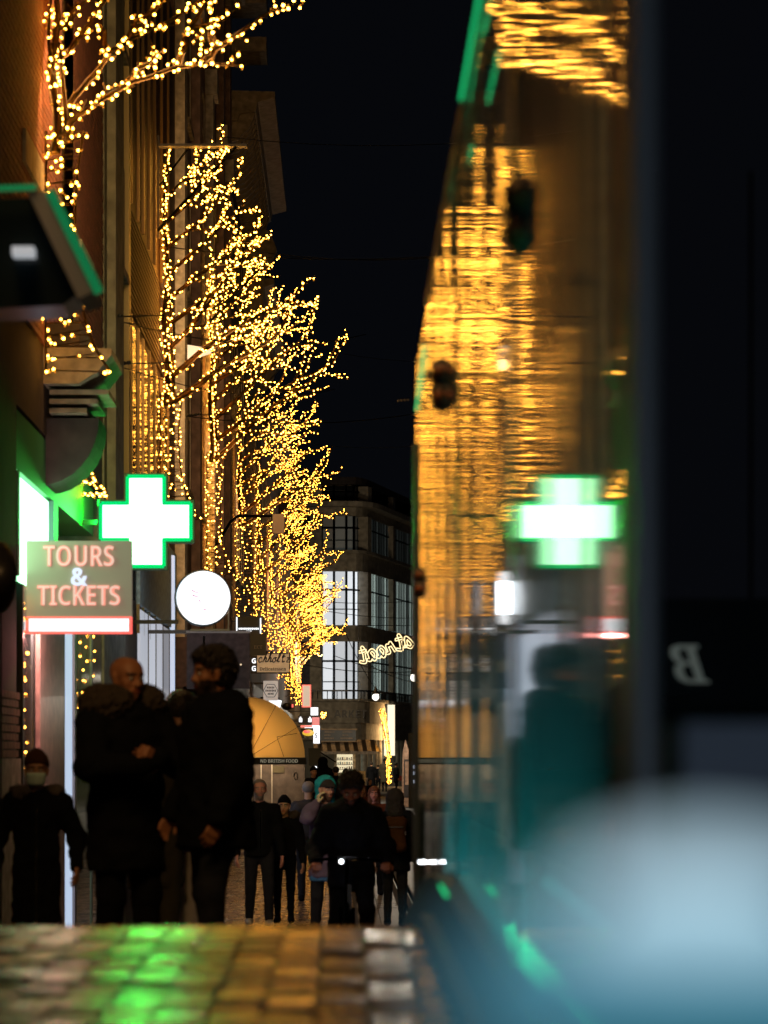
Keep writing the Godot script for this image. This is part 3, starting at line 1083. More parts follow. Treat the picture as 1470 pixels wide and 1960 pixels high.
	# 4: pink pilaster house
	h = house("tall pinkish plaster house with white-framed sash windows and a capped pilaster", 46.2, 66.0, E + 17.6, M.plaster_pink)
	for zz in [46.4, 51.4, 56.6, 61.6, 65.2]:
		g = Geo.new()
		g.span(Vector3(WX + 0.002, E + 1.4, -zz), Vector3(WX + 0.16, E + 13.0, -zz - 0.75))
		var pil := part("pilaster", g, M.white_paint if zz == 46.4 or zz == 56.6 else M.plaster_pink, h)
		g = Geo.new()
		g.span(Vector3(WX + 0.002, E + 13.003, -zz + 0.05), Vector3(WX + 0.24, E + 13.5, -zz - 0.8))
		put("capital", g.mesh(), M.white_paint, pil)
		g = Geo.new()
		g.span(Vector3(WX + 0.002, E + 13.503, -zz), Vector3(WX + 0.16, E + 17.0, -zz - 0.75))
		put("upper_pilaster", g.mesh(), M.plaster_pink, pil)
	for f in [[4.6, 6.9], [8.0, 10.3], [11.0, 12.8], [14.0, 16.2]]:
		for zz in [47.6, 49.6, 52.7, 54.7, 57.9, 59.8, 62.9]:
			window_in(h, zz, zz + 1.35, E + f[0], E + f[1], M.white_paint, M.pane_dark)
	cornice(h, 46.2, 66.0, E + 17.0, 0.75, M.white_paint, false)
	# 5: corbelled house
	h = house("narrow dark house with a heavy corbelled white cornice at its roof", 66.0, 80.0, E + 15.6, M.plaster_dark)
	cornice(h, 66.1, 79.9, E + 14.6, 1.15, M.stone, true)
	for f in [[4.6, 6.9], [8.2, 10.4], [11.6, 13.6]]:
		for zz in [67.2, 70.2, 73.4, 76.6]:
			window_in(h, zz, zz + 1.6, E + f[0], E + f[1], M.white_paint, M.pane_dark)
	for yy in [E + 17.0, E + 15.9]:
		g = Geo.new()
		g.span(Vector3(WX, yy + 0.3, -66.1), Vector3(WX + 0.95, yy + 0.62, -67.5))
		part("balcony_slab", g, M.stone, h)
	g = Geo.new()
	g.prism(PackedVector2Array([Vector2(0, 15.2), Vector2(0.7, 15.0), Vector2(0.9, 14.5), Vector2(0.55, 13.8), Vector2(0.5, 12.6), Vector2(0.35, 11.5), Vector2(0.0, 11.2)]), 0.5, Transform3D(Basis.IDENTITY, Vector3(WX, E - 0.6, -79.2)))
	part("scroll_bracket", g, M.stone, h)
	# 6 .. 9: the row runs on
	var rows := [
		["grey-brown house in the middle of the row with a flat projecting roof plate", 80.0, 96.0, 13.4, M.plaster_dark],
		["dark plaster house with small corniced roof behind the light trees", 96.0, 122.0, 11.8, M.plaster_pink],
		["low dark house near the far end of the left row", 122.0, 150.0, 11.0, M.plaster_dark],
		["last house of the left row before the pale corner building", 150.0, 188.0, 10.2, M.brown_panel],
	]
	for r in rows:
		h = house(r[0], r[1], r[2], E + r[3], r[4])
		cornice(h, r[1], r[2], E + r[3] - 0.8, 0.8, M.stone if r[1] < 90 else M.plaster_dark, r[1] < 90)
		for f in [[4.4, 6.6], [7.8, 9.7]]:
			var zz: float = r[1] + 1.2
			while zz < r[2] - 2.0:
				window_in(h, zz, zz + 1.7, E + f[0], E + f[1], M.white_paint if r[1] > 90 else M.stone, M.pane_dark)
				zz += 3.4
	# lower shop zone further on
	var names := ["dark brown shop front under the round white sign", "dark shop front behind the small hanging signs", "shop front behind the yellow basket awning", "dim shop fronts at the far end of the left row"]
	var zs := [46.2, 58.0, 70.0, 100.0, 186.0]
	for q in 4:
		shop = thing("shop", names[q], "shop", Vector3(WX, 0, -zs[q]))
		g = Geo.new()
		g.span(Vector3(WX + 0.002, E - 2.2, -zs[q] - 0.05), Vector3(WX + 0.14, E + 1.1, -zs[q + 1] + 0.05))
		part("wall", g, M.brown_panel if q != 1 else M.plaster_dark, shop)
		g = Geo.new()
		g.span(Vector3(WX + 0.002, E + 1.102, -zs[q] - 0.05), Vector3(WX + 0.34, E + 1.9, -zs[q + 1] + 0.05))
		part("fascia", g, mat("fascia_%d" % q, [Color(0.08, 0.045, 0.05), Color(0.03, 0.03, 0.035), Color(0.05, 0.02, 0.02), Color(0.04, 0.04, 0.03)][q], 0.6, 0, grime, 1.0), shop)
		var zz: float = zs[q] + 0.8
		while zz < zs[q + 1] - 2.2:
			g = Geo.new()
			g.span(Vector3(WX + 0.1, E - 1.6, -zz), Vector3(WX + 0.16, E + 0.9, -zz - 1.7))
			part("shop_window", g, glow("shop_dim_%d" % int(zz), Color(1.0, 0.8, 0.55), rnd(0.01, 0.1)) if int(zz) % 3 else M.pane_dark, shop)
			zz += 2.3 if q < 3 else 5.0

# a lamp bead and the amber sleeve imitating the glow around it: two surfaces
func bulb_mesh(r: float, fine: int) -> ArrayMesh:
	var g := Geo.new()
	if fine > 0:
		g.ball(Vector3.ZERO, Vector3(r, r * 1.15, r), 4 + fine, 6 + fine)
	else:
		var p := [Vector3(r, 0, 0), Vector3(0, 0, r), Vector3(-r, 0, 0), Vector3(0, 0, -r)]
		for k in 4:
			var a: Vector3 = p[k]
			var b: Vector3 = p[(k + 1) % 4]
			for t in [Vector3(0, r * 1.1, 0), Vector3(0, -r * 1.1, 0)]:
				var o := g.v.size()
				g.v.append_array([a, b, t])
				g.n.append_array([a / r, b / r, t.normalized()])
				g.c.append_array([Color.WHITE, Color.WHITE, Color.WHITE])
				g.i.append_array([o, o + 1, o + 2] if t.y > 0 else [o, o + 2, o + 1])
	var sl := Geo.new()
	sl.tube(PackedVector3Array([Vector3(0, -r * 0.5, 0), Vector3(0, -r * 1.3, 0), Vector3(0, -r * 2.6, 0)]), r * 0.95, r * 0.5, 5 if fine > 0 else 4)
	var m := g.mesh()
	var a := []
	a.resize(Mesh.ARRAY_MAX)
	a[Mesh.ARRAY_VERTEX] = sl.v
	a[Mesh.ARRAY_NORMAL] = sl.n
	a[Mesh.ARRAY_COLOR] = sl.c
	a[Mesh.ARRAY_INDEX] = sl.i
	m.add_surface_from_arrays(Mesh.PRIMITIVE_TRIANGLES, a)
	m.surface_set_material(0, M.bulb)
	m.surface_set_material(1, M.halo_sleeve)
	return m

func bead(at: Vector3, size: float) -> Transform3D:
	return Transform3D(Basis.from_euler(Vector3(rnd(-PI, PI), rnd(-PI, PI), 0)) * Basis.from_scale(Vector3.ONE * size), at)

# ---------------------------------------------------------------- light trees: half trees of wire mounted on the facades
class Twigs:
	var geo := Geo.new()
	var bulbs := []

func lit_twig(t: Twigs, p: PackedVector3Array, r0: float, r1: float, gap: float, fat := 1.0) -> void:
	t.geo.tube(p, r0, r1, 4)
	var carry := 0.0
	for k in p.size() - 1:
		var d := p[k + 1] - p[k]
		var l := d.length()
		var u := d / maxf(l, 1e-5)
		while carry < l:
			var r := lerpf(r0, r1, (k + carry / l) / p.size())
			var a := rnd(0, TAU)
			var side := u.cross(Vector3(0.2, 0.3, 1).normalized()).normalized()
			var off := side * cos(a) + side.cross(u) * sin(a)
			var at := p[k] + u * carry + off * (r + rnd(0.006, 0.03))
			t.bulbs.append(bead(at, rnd(0.8, 1.25) * fat))
			if rng.randf() < 0.35:
				t.geo.rod(p[k] + u * carry, at, 0.003, 3)
			carry += gap * rnd(0.45, 1.6)
		carry -= l

func grow(t: Twigs, from: Vector3, angle: float, length: float, r: float, level: int, gap: float, bend: float, lean: float) -> void:
	var p := PackedVector3Array([from])
	var n := 7 if level == 0 else 5
	var a := angle
	var at := from
	var kids := []
	for k in n:
		a += bend / n + rnd(-0.13, 0.13)
		var d := Vector3(cos(a), sin(a), lean + rnd(-0.1, 0.1)).normalized()
		at += d * length / n
		if at.x < 0.06:
			at.x = 0.06
		p.append(at)
		if k >= 1 and level < 2:
			kids.append([at, a, k])
	lit_twig(t, p, r, r * 0.35, gap)
	for q in kids:
		var tries := 1 if rng.randf() < 0.8 else 2
		for w in tries:
			if rng.randf() < (0.72 if level == 0 else 0.32):
				var sg := 1.0 if (q[2] + w) % 2 == 0 else -1.0
				var part_left: float = 1.0 - 0.55 * q[2] / n
				grow(t, q[0], q[1] + sg * rnd(0.32, 0.72), length * part_left * (rnd(0.34, 0.55) if level == 0 else rnd(0.3, 0.5)), r * 0.5, level + 1, gap, rnd(-0.3, 0.3), rnd(-0.25, 0.25))

func light_tree(label: String, z: float, o: Dictionary) -> Node3D:
	var base: float = E + float(o.get("base", 3.45))
	var t := thing("light_tree", label, "light tree", Vector3(WX, base, -z), "half trees of fairy lights on the left facades")
	var w := Twigs.new()
	var wire := Geo.new()
	var fork: float = o.get("fork", 2.1)
	var top: float = o.get("top", 5.6)
	var gap: float = o.get("gap", 0.075)
	var flare: float = o.get("flare", 0.33)
	var wide: float = o.get("wide", 0.24)
	# trunk: straight on the wall side, flaring at the foot on the street side
	var left := PackedVector3Array()
	var right := PackedVector3Array()
	for k in 15:
		var v := fork * k / 14.0
		left.append(Vector3(0.04, v, 0))
		right.append(Vector3(0.04 + wide + flare * exp(-v * 2.4) + 0.1 * pow(v / fork, 5.0), v, 0))
	lit_twig(w, left, 0.012, 0.012, gap * 1.4)
	lit_twig(w, right, 0.012, 0.012, gap * 1.4)
	var v := 0.0
	while v < fork:
		var xr := 0.04 + wide + flare * exp(-v * 2.4) + 0.1 * pow(v / fork, 5.0)
		wire.rod(Vector3(0.04, v + rnd(-0.015, 0.015), 0.02), Vector3(xr, v + rnd(-0.015, 0.015), 0.02), 0.006, 4)
		if rng.randf() < 0.7:
			wire.rod(Vector3(0.05, v, -0.02), Vector3(xr, v + rnd(0.03, 0.1), -0.02), 0.005, 4)
		for q in int(2 + xr * 4.0):
			w.bulbs.append(bead(Vector3(rnd(0.03, xr), v + rnd(-0.03, 0.05), rnd(0.0, 0.05)), rnd(0.8, 1.2)))
		v += 0.105
	# leader up the wall
	var lead := PackedVector3Array()
	for k in 12:
		lead.append(Vector3(0.12 + 0.03 * sin(k * 1.3), lerpf(fork - 0.2, top, k / 11.0), rnd(-0.03, 0.03)))
	lit_twig(w, lead, 0.05, 0.015, gap * 0.5)
	var lead2 := PackedVector3Array()
	for k in 8:
		lead2.append(Vector3(0.24 - 0.08 * k / 7.0, lerpf(fork - 0.1, top * 0.7, k / 7.0), rnd(-0.03, 0.03)))
	lit_twig(w, lead2, 0.03, 0.012, gap * 0.7)
	if o.has("traced"):
		for path in o.traced:
			var p := PackedVector3Array()
			for q in path:
				p.append(P(q.x, q.y, F / z) - t.position + Vector3(0, 0, rnd(-0.15, 0.15)))
			var fine := PackedVector3Array([p[0]])
			for k in p.size() - 1:
				for m in 3:
					fine.append(p[k].lerp(p[k + 1], (m + 1) / 3.0) + Vector3(rnd(-0.012, 0.012), rnd(-0.012, 0.012), 0))
			lit_twig(w, fine, 0.03, 0.012, gap * 0.85)
			for k in range(2, fine.size() - 1):
				if rng.randf() < 0.45:
					var e := fine[k] + Vector3(rnd(-0.02, 0.2), rnd(-0.05, 0.24), rnd(-0.1, 0.1))
					lit_twig(w, PackedVector3Array([fine[k], fine[k].lerp(e, 0.5) + Vector3(0.02, 0.0, 0), e]), 0.01, 0.006, gap * 0.8)
	else:
		var boughs: int = o.get("boughs", 7)
		var reach: float = o.get("reach", 2.5)
		for k in boughs:
			var f := float(k) / (boughs - 1)
			var y0 := lerpf(fork - 0.15, top - 0.7, f)
			var l := reach * (1.0 - float(o.get("taper", 0.5)) * f) * rnd(0.9, 1.08)
			grow(w, Vector3(0.2 if k < 2 else 0.13, y0, 0), rnd(0.5, 0.72) + 0.12 * f, l, 0.05 - 0.03 * f, 0, gap, rnd(-0.15, 0.25), rnd(-0.12, 0.12))
	put("branches", w.geo.mesh(), M.branch, t)
	put("wire_wrap", wire.mesh(), M.branch, t)
	if o.has("single"):
		var shared := bulb_mesh(0.0125, 2)
		for k in w.bulbs.size():
			if k < 300:
				var b := put("bulb", shared, null, t)
				b.transform = w.bulbs[k]
		if w.bulbs.size() > 300:
			many("bulbs", shared, w.bulbs.slice(300), null, t)
	else:
		many("bulbs", bulb_mesh(o.get("bulb", 0.0118), 1 if z < 60 else 0), w.bulbs, null, t)
	if o.has("plate"):
		# flat bracket with two stays that carries the head of the tree
		var g := Geo.new()
		var y: float = o.plate
		g.box(Vector3(0.66, y, 0), Vector3(1.3, 0.035, 0.18))
		g.rod(Vector3(0.0, y - 1.25, 0.05), Vector3(1.15, y - 0.02, 0.05), 0.022, 6)
		g.rod(Vector3(0.0, y - 0.6, -0.05), Vector3(0.45, y - 0.02, -0.05), 0.014, 6)
		g.box(Vector3(0.015, y - 0.6, 0), Vector3(0.03, 1.5, 0.1))
		put("bracket", g.mesh(), M.grey_metal, t)
	var lit: float = o.get("light", 1.0)
	area(t, Vector3(0.95, 3.4, -0.4), Vector3(0.08, -0.62, -0.78), Vector2(1.6, 2.6), o.get("tint", Color(1.0, 0.76, 0.47)), 11.0 * lit)
	area(t, Vector3(0.62, 2.6, 0.0), Vector3(-1.0, -0.1, -0.12), Vector2(0.6, 3.6), Color(1.0, 0.58, 0.2), float(o.get("wash", 4.5)) * lit)
	return t

func v2(a: Array) -> Array:
	var out := []
	for k in range(0, a.size(), 2):
		out.append(Vector2(a[k], a[k + 1]))
	return out

func trees() -> void:
	rng.seed = 99
	light_tree("nearest light tree, standing on the beige ledge, cut off by the top of the picture", 25.8, {
		"single": true, "wash": 0.6, "light": 2.6, "fork": 2.15, "top": 4.2, "gap": 0.1,
		"traced": [
			v2([118, 255, 150, 228, 200, 190, 260, 160, 330, 135, 385, 127, 470, 130]),
			v2([235, 165, 262, 140, 290, 118, 312, 92]),
			v2([338, 133, 352, 95, 362, 58, 385, 22, 395, -20]),
			v2([385, 127, 410, 92, 440, 62, 500, 36, 565, 8]),
			v2([128, 200, 150, 172, 178, 140, 210, 100, 245, 76, 320, 35, 380, 10, 430, -15]),
			v2([205, 105, 202, 70, 190, 45]), v2([240, 78, 262, 45, 300, 12, 330, -20]),
			v2([108, 110, 140, 82, 170, 42, 200, 10, 225, -25]), v2([360, 60, 400, 50, 425, 30]), v2([410, 95, 400, 55, 385, 35]),
			v2([100, 60, 128, 38, 150, 5]), v2([112, 245, 100, 190, 96, 130, 95, 60, 97, -20]),
		],
	})
	light_tree("light tree of the row, out of view at the left, lighting the near people", 8.2, {"base": 3.6, "boughs": 5, "reach": 1.9, "gap": 0.16, "light": 2.3, "wash": 0.6})  # out of view, placed to light the near faces and the box sign
	light_tree("second light tree, tall, its head held by a thin flat bracket with a diagonal stay", 42.0, {"plate": 5.45, "top": 5.4, "fork": 1.85, "boughs": 9, "reach": 2.1, "gap": 0.056, "taper": 0.42, "light": 2.0, "wash": 2.5})
	light_tree("third light tree, its pale wire-wrapped trunk flaring out above the round white sign", 56.5, {"plate": 6.2, "top": 6.0, "fork": 2.5, "boughs": 9, "reach": 2.75, "gap": 0.066})
	light_tree("fourth light tree with a double trunk ending above the small white-outlined sign", 72.0, {"base": 3.4, "wide": 0.5, "flare": 0.06, "fork": 2.5, "boughs": 9, "reach": 2.7, "gap": 0.068, "plate": 6.3})
	var z := 88.0
	var says := ["fifth light tree, right behind the one with the double trunk", "sixth light tree with boughs reaching far out over the street", "seventh light tree in the dense middle of the row", "eighth light tree near the far end of the row", "ninth light tree, last but one before the pale corner building", "farthest light tree, a dense golden mass beside the lit corner windows"]
	for k in 6:
		light_tree(says[k], z + 15.6 * k, {"boughs": 7, "reach": 2.7, "gap": 0.072 + 0.006 * k, "fork": 2.3, "top": 5.6 - 0.15 * k, "bulb": 0.012 + 0.001 * k, "base": 3.4 - 0.1 * k, "light": 1.2 if k < 5 else 11.0, "tint": Color(1.0, 0.76, 0.47) if k < 5 else Color(1.0, 0.9, 0.74), "wash": 3.0 if k < 5 else 0.3})  # light of the last tree whitened and strengthened to reach the corner building
	# small lights standing in for a tree mirrored in a window, and the leaning lit trunk before the corner building
	var t := thing("reflected_tree_lights", "small triangle of fairy lights in place of the nearest tree mirrored in a window", "string lights", P(170, 950, 182))
	var w := Twigs.new()
	lit_twig(w, PackedVector3Array([P(135, 845, 182) - t.position, P(150, 885, 182) - t.position, P(158, 925, 182) - t.position, P(150, 945, 182) - t.position, P(205, 948, 182) - t.position]), 0.01, 0.01, 0.022)
	lit_twig(w, PackedVector3Array([P(150, 885, 182) - t.position, P(175, 915, 182) - t.position, P(200, 948, 182) - t.position]), 0.01, 0.01, 0.03)
	lit_twig(w, PackedVector3Array([P(158, 918, 182) - t.position, P(186, 925, 182) - t.position]), 0.01, 0.01, 0.03)
	put("cord", w.geo.mesh(), M.branch, t)
	many("bulbs", bulb_mesh(0.012, 1), w.bulbs, null, t)
	t = thing("light_tree", "slim leaning trunk wound with lights in front of the columns of the corner building", "light tree", P(741, 1482, 36))
	w = Twigs.new()
	for q in 5:
		var off := rnd(-5, 5)
		lit_twig(w, PackedVector3Array([P(730 + off, 1358, 36) - t.position, P(738 + off, 1400, 36) - t.position, P(743 + off * 0.8, 1440, 36) - t.position, P(744 + off * 0.7, 1500, 36) - t.position + Vector3(0, 0, rnd(-0.1, 0.1))]), 0.03, 0.03, 0.07)
	put("trunk", w.geo.mesh(), M.branch, t)
	many("bulbs", bulb_mesh(0.02, 0), w.bulbs, null, t)
	omni(t, Vector3(0.1, 1.5, 0.8), Color(1.0, 0.68, 0.3), 1.6, 0.3)

# ---------------------------------------------------------------- hanging signs along the left row
func wall_arm(t: Node3D, y: float, from_x: float) -> void:
	# a square bar from the facade to the sign
	var g := Geo.new()
	g.span(Vector3(WX - 0.02, y - 0.025, t.position.z - 0.085), Vector3(from_x, y + 0.025, t.position.z - 0.035))
	part("arm", g, M.black_metal, t)

func signs() -> void:
	rng.seed = 31
	var s := 222.0
	var t := thing("ticket_sign", "boxed hanging sign reading TOURS & TICKETS over a red-edged white light bar", "sign", P(151, 1124, s))
	var g := Geo.new()
	var c := Vector3.ZERO
	g.box(Vector3(0, 0.07, -0.06), Vector3(0.905, 0.66, 0.12))
	put("panel", g.mesh(), glow("sign_panel_glow", Color(0.5, 0.42, 0.3), 0.3, Color(0.4, 0.36, 0.3)), t)  # panel glows faintly in place of light falling on it
	g = Geo.new()
	g.box(Vector3(0, -0.325, -0.06), Vector3(0.86, 0.11, 0.128))
	put("light_bar", g.mesh(), M.white_light, t)
	g = Geo.new()
	g.box(Vector3(0, -0.262, -0.06), Vector3(0.905, 0.018, 0.134))
	g.box(Vector3(0, -0.389, -0.06), Vector3(0.905, 0.018, 0.134))
	for q in [-1, 1]:
		g.box(Vector3(0.441 * q, -0.325, -0.06), Vector3(0.021, 0.109, 0.134))
	put("red_trim", g.mesh(), M.red_light, t)
	var pink := glow("neon_pink", Color(1.0, 0.36, 0.26), 0.95, Color(0.4, 0.1, 0.1))
	var pale := glow("neon_pale", Color(1.0, 0.62, 0.52), 0.85)
	for line in [["TOURS", 0.265, 0.175], ["TICKETS", -0.075, 0.17]]:
		text("letters", line[0], line[2], pink, t, Vector3(0, line[1], 0.004), Basis.IDENTITY, "Droid Sans", 700, 0.8, 0.03)
		text("letters", line[0], line[2] * 0.96, pale, t, Vector3(0, line[1] + 0.002, 0.02), Basis.IDENTITY, "Droid Sans", 400, 0.87, 0.012)
	text("letters", "&", 0.15, glow("neon_blue", Color(0.72, 0.78, 1.0), 1.1), t, Vector3(0.0, 0.085, 0.006), Basis.IDENTITY, "Droid Sans", 700, 1.0, 0.03)
	wall_arm(t, t.position.y + 0.3, t.position.x)
	area(t, Vector3(0, -0.42, 0.1), Vector3(0, -1, 0.3), Vector2(0.85, 0.1), Color(1.0, 0.62, 0.58), 1.2)
	area(t, Vector3(0, -0.33, -0.15), Vector3(0.25, -0.25, -1), Vector2(0.8, 0.1), Color(1.0, 0.8, 0.76), 9.0)  # from the unseen back of the sign, placed to light the people beyond
	area(t, Vector3(0, 0.0, 0.09), Vector3(0, 0, 1), Vector2(0.85, 0.6), Color(1.0, 0.6, 0.5), 0.06)
	# pharmacy cross
	s = 183.0
	t = thing("pharmacy_cross", "glowing green pharmacy cross on an arm from the left facade", "sign", P(280, 999, s))
	var a := 0.45
	var b := 0.171
	var plus := PackedVector2Array([Vector2(-b, -a), Vector2(b, -a), Vector2(b, -b), Vector2(a, -b), Vector2(a, b), Vector2(b, b), Vector2(b, a), Vector2(-b, a), Vector2(-b, b), Vector2(-a, b), Vector2(-a, -b), Vector2(-b, -b)])
	for side in [1, -1]:
		g = Geo.new()
		g.prism(plus, 0.02, Transform3D(Basis.IDENTITY, Vector3(0, 0, 0.07 * side)))
		put("lit_face", g.mesh(), M.green_hot, t)
		g = Geo.new()
		var ring := PackedVector3Array()
		for p in Geometry2D.offset_polygon(plus, 0.018, Geometry2D.JOIN_MITER)[0]:
			ring.append(Vector3(p.x, p.y, 0.075 * side))
		for k in ring.size():
			g.rod(ring[k], ring[(k + 1) % ring.size()], 0.02, 8)
		put("green_highlight", g.mesh(), M.green_rim, t)
		area(t, Vector3(0, 0, 0.1 * side), Vector3(0, 0, side), Vector2(0.33, 0.33), Color(0.06, 1.0, 0.25), 3.0 if side == 1 else 0.4)
	g = Geo.new()
	g.prism(Geometry2D.offset_polygon(plus, 0.055, Geometry2D.JOIN_MITER)[0], 0.11, Transform3D(Basis.IDENTITY, Vector3(0, 0, 0)))
	put("housing", g.mesh(), mat("cross_body", Color(0.02, 0.12, 0.05), 0.5), t)
	area(t, Vector3(-0.5, 0.1, 0.0), Vector3(-1, 0.3, -0.4), Vector2(0.15, 0.3), Color(0.06, 1.0, 0.25), 1.6)
	wall_arm(t, t.position.y, t.position.x - 0.46)
	# round white sign
	s = 150.0
	t = thing("round_sign", "round white lit sign with faint pink strokes, on a grey plate", "sign", P(390, 1145, s))
	var disc := Basis(Vector3.RIGHT, PI / 2)
	g = Geo.new()
	g.lathe(PackedVector2Array([Vector2(0.345, -0.1), Vector2(0.36, -0.09), Vector2(0.362, 0.07), Vector2(0.352, 0.085), Vector2(0.34, 0.086)]), Transform3D(disc, Vector3(-0.012, 0, -0.02)), 40)
	put("rim", g.mesh(), mat("rim_blue", Color(0.3, 0.42, 0.5), 0.35, 0.6), t)
	for side in [1, -1]:
		g = Geo.new()
		var ci := PackedVector2Array()
		for k in 40:
			ci.append(Vector2(cos(TAU * k / 40), sin(TAU * k / 40)) * 0.342)
		g.prism(ci, 0.012, Transform3D(Basis.IDENTITY, Vector3(0, 0, 0.078 if side == 1 else -0.118)))
		put("lit_face", g.mesh(), M.white_light, t)
	area(t, Vector3(0, 0, 0.12), Vector3(0, 0, 1), Vector2(0.42, 0.42), Color(0.92, 0.96, 1.0), 0.5)
	area(t, Vector3(0, 0, -0.15), Vector3(0, 0, -1), Vector2(0.6, 0.6), Color(0.92, 0.96, 1.0), 0.5)
	var stroke := glow("pink_stroke", Color(0.95, 0.3, 0.6), 0.62)
	var strokes := [[[-0.12, 0.1], [-0.08, 0.075], [-0.03, 0.065]], [[-0.11, 0.03], [-0.06, 0.02], [-0.02, 0.022]], [[-0.02, -0.02], [-0.015, -0.075], [0.015, -0.015]], [[0.03, 0.03], [0.05, 0.04]], [[0.03, -0.15], [0.08, -0.155]]]
	for st in strokes:
		g = Geo.new()
		var p := PackedVector3Array()
		for q in st:
			p.append(Vector3(q[0] - 0.03, q[1], 0.086))
		g.tube(p, 0.008, 0.004, 5)
		put("stroke", g.mesh(), stroke, t)
	g = Geo.new()
	g.span(Vector3(-0.17, -0.42, -0.09), Vector3(0.335, -0.395, 0.08))
	g.span(Vector3(0.31, -0.394, -0.09), Vector3(0.325, -0.12, 0.05))
	put("plate", g.mesh(), M.grey_metal, t)
	wall_arm(t, t.position.y - 0.3, t.position.x - 0.33)
	# dark flag-shaped blind box under it and small grey floodlight
	t = thing("blind_box", "dark purplish brown board hanging under the round sign", "sign", P(415, 1265, 140))
	g = Geo.new()
	g.box(Vector3(0.02, 0, 0), Vector3(0.86, 0.76, 0.05))
	put("board", g.mesh(), mat("purple_brown", Color(0.075, 0.05, 0.055), 0.7, 0, grime, 1.2), t)
	g = Geo.new()
	g.box(Vector3(0.02, 0.395, 0), Vector3(0.88, 0.03, 0.07))
	put("rail", g.mesh(), M.grey_metal, t)
	wall_arm(t, t.position.y + 0.4, t.position.x)
	t = thing("floodlight", "grey louvred floodlight, unlit, in front of the brown board under the round sign", "lamp", P(412, 1275, 152))
	g = Geo.new()
	for k in 5:
		g.box(Vector3(0.03 * k - 0.06, -0.012 * k, 0.0), Vector3(0.022, 0.16 - 0.01 * k, 0.14), Basis(Vector3.BACK, -0.5))
	put("louvres", g.mesh(), M.grey_metal, t)
	g = Geo.new()
	g.box(Vector3(-0.14, 0.02, 0), Vector3(0.16, 0.15, 0.13), Basis(Vector3.BACK, -0.4))
	g.rod(Vector3(-0.14, 0.08, 0), Vector3(-0.14, 0.38, 0), 0.015, 6)
	put("body", g.mesh(), M.grey_metal, t)
	g = Geo.new()
	g.ball(Vector3.ZERO, Vector3.ONE * 0.012, 6, 8)
	var led := thing("pilot_lamp", "tiny warm pilot lamp at the right end of the brown board", "lamp", P(461, 1272, 148))
	put("bulb_glass", g.mesh(), M.warm_light, led)
	# sign outlined in white
	s = 80.0
	t = thing("outlined_sign", "small dark sign outlined by white neon bars, under the fourth light tree", "sign", P(476, 1205, s))
	g = Geo.new()
	g.box(Vector3(0, 0, -0.04), Vector3(0.6, 0.62, 0.06))
	put("board", g.mesh(), mat("board_dark", Color(0.015, 0.03, 0.04), 0.4), t)
	g = Geo.new()
	g.box(Vector3(-0.285, 0.08, 0.005), Vector3(0.03, 0.44, 0.03))
	g.box(Vector3(0.285, 0.0, 0.005), Vector3(0.03, 0.55, 0.03))
	g.box(Vector3(0.22, -0.26, 0.005), Vector3(0.1, 0.03, 0.03))
	put("neon_bars", g.mesh(), M.white_light, t)
	g = Geo.new()
	for k in 11:
		g.box(Vector3(-0.225 + 0.045 * k, 0.02, 0.0), Vector3(0.034, 0.04 + 0.006 * (k % 2), 0.012))
	for k in 4:
		g.box(Vector3(-0.05 + 0.034 * k, -0.035, 0.0), Vector3(0.026, 0.022, 0.012))
	put("print_line", g.mesh(), M.white_light, t)
	wall_arm(t, t.position.y + 0.2, t.position.x - 0.3)
	t = thing("dark_sign", "dark square sign with dim grey capitals right of the brown board", "sign", P(494, 1236, 84))
	g = Geo.new()
	g.box(Vector3(0, 0.03, -0.04), Vector3(0.36, 0.5, 0.06))
	put("board", g.mesh(), M.board_dark, t)
	text("letters", "ECT", 0.075, M.grey_metal, t, Vector3(0.0, -0.03, 0.0), Basis.IDENTITY, "Droid Serif", 700, 0.95, 0.012)
	wall_arm(t, t.position.y + 0.2, t.position.x)
	t = thing("letter_sign", "narrow dark sign with two rounded white lit letters left of the delicatessen board", "sign", P(486, 1272, 86))
	g = Geo.new()
	g.box(Vector3(0, 0, -0.04), Vector3(0.14, 0.4, 0.06))
	put("board", g.mesh(), M.black_metal, t)
	text("letter", "G", 0.11, M.white_light, t, Vector3(0.0, 0.08, 0.0), Basis.IDENTITY, "Droid Sans", 700, 1.0, 0.012)
	text("letter", "G", 0.11, M.white_light, t, Vector3(0.0, -0.09, 0.0), Basis.IDENTITY, "Droid Sans", 700, 1.0, 0.012)
	wall_arm(t, t.position.y + 0.1, t.position.x)
	# delicatessen board
	s = 74.0
	t = thing("delicatessen_sign", "cream board with black script chholtz above the word Delicatessen", "sign", P(520, 1269, s))
	g = Geo.new()
	g.box(Vector3(0, 0, -0.04), Vector3(0.92, 0.5, 0.07))
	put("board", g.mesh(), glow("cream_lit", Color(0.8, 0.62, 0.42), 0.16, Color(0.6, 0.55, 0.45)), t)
	g = Geo.new()
	for q in [-1, 1]:
		g.box(Vector3(0, 0.255 * q, -0.04), Vector3(0.96, 0.03, 0.09))
		g.box(Vector3(0.465 * q, 0, -0.04), Vector3(0.03, 0.48, 0.09))
	put("frame", g.mesh(), M.black_metal, t)
	script(t, "chholtz", Vector3(-0.36, 0.02, 0.0), 0.125, 0.013, mat("ink", Color(0.01, 0.01, 0.01), 0.6))
	text("letters", "Delicatessen", 0.085, M.ink, t, Vector3(0.03, -0.155, 0.0), Basis.IDENTITY, "Droid Serif", 700, 0.92, 0.012)
	wall_arm(t, t.position.y + 0.2, t.position.x)
	# hexagon board
	s = 70.0
	t = thing("hexagon_sign", "white panel with a thin black hexagon and three short lines of lettering", "sign", P(518, 1322, s))
	g = Geo.new()
	g.box(Vector3(0, 0, -0.03), Vector3(0.4, 0.54, 0.05))
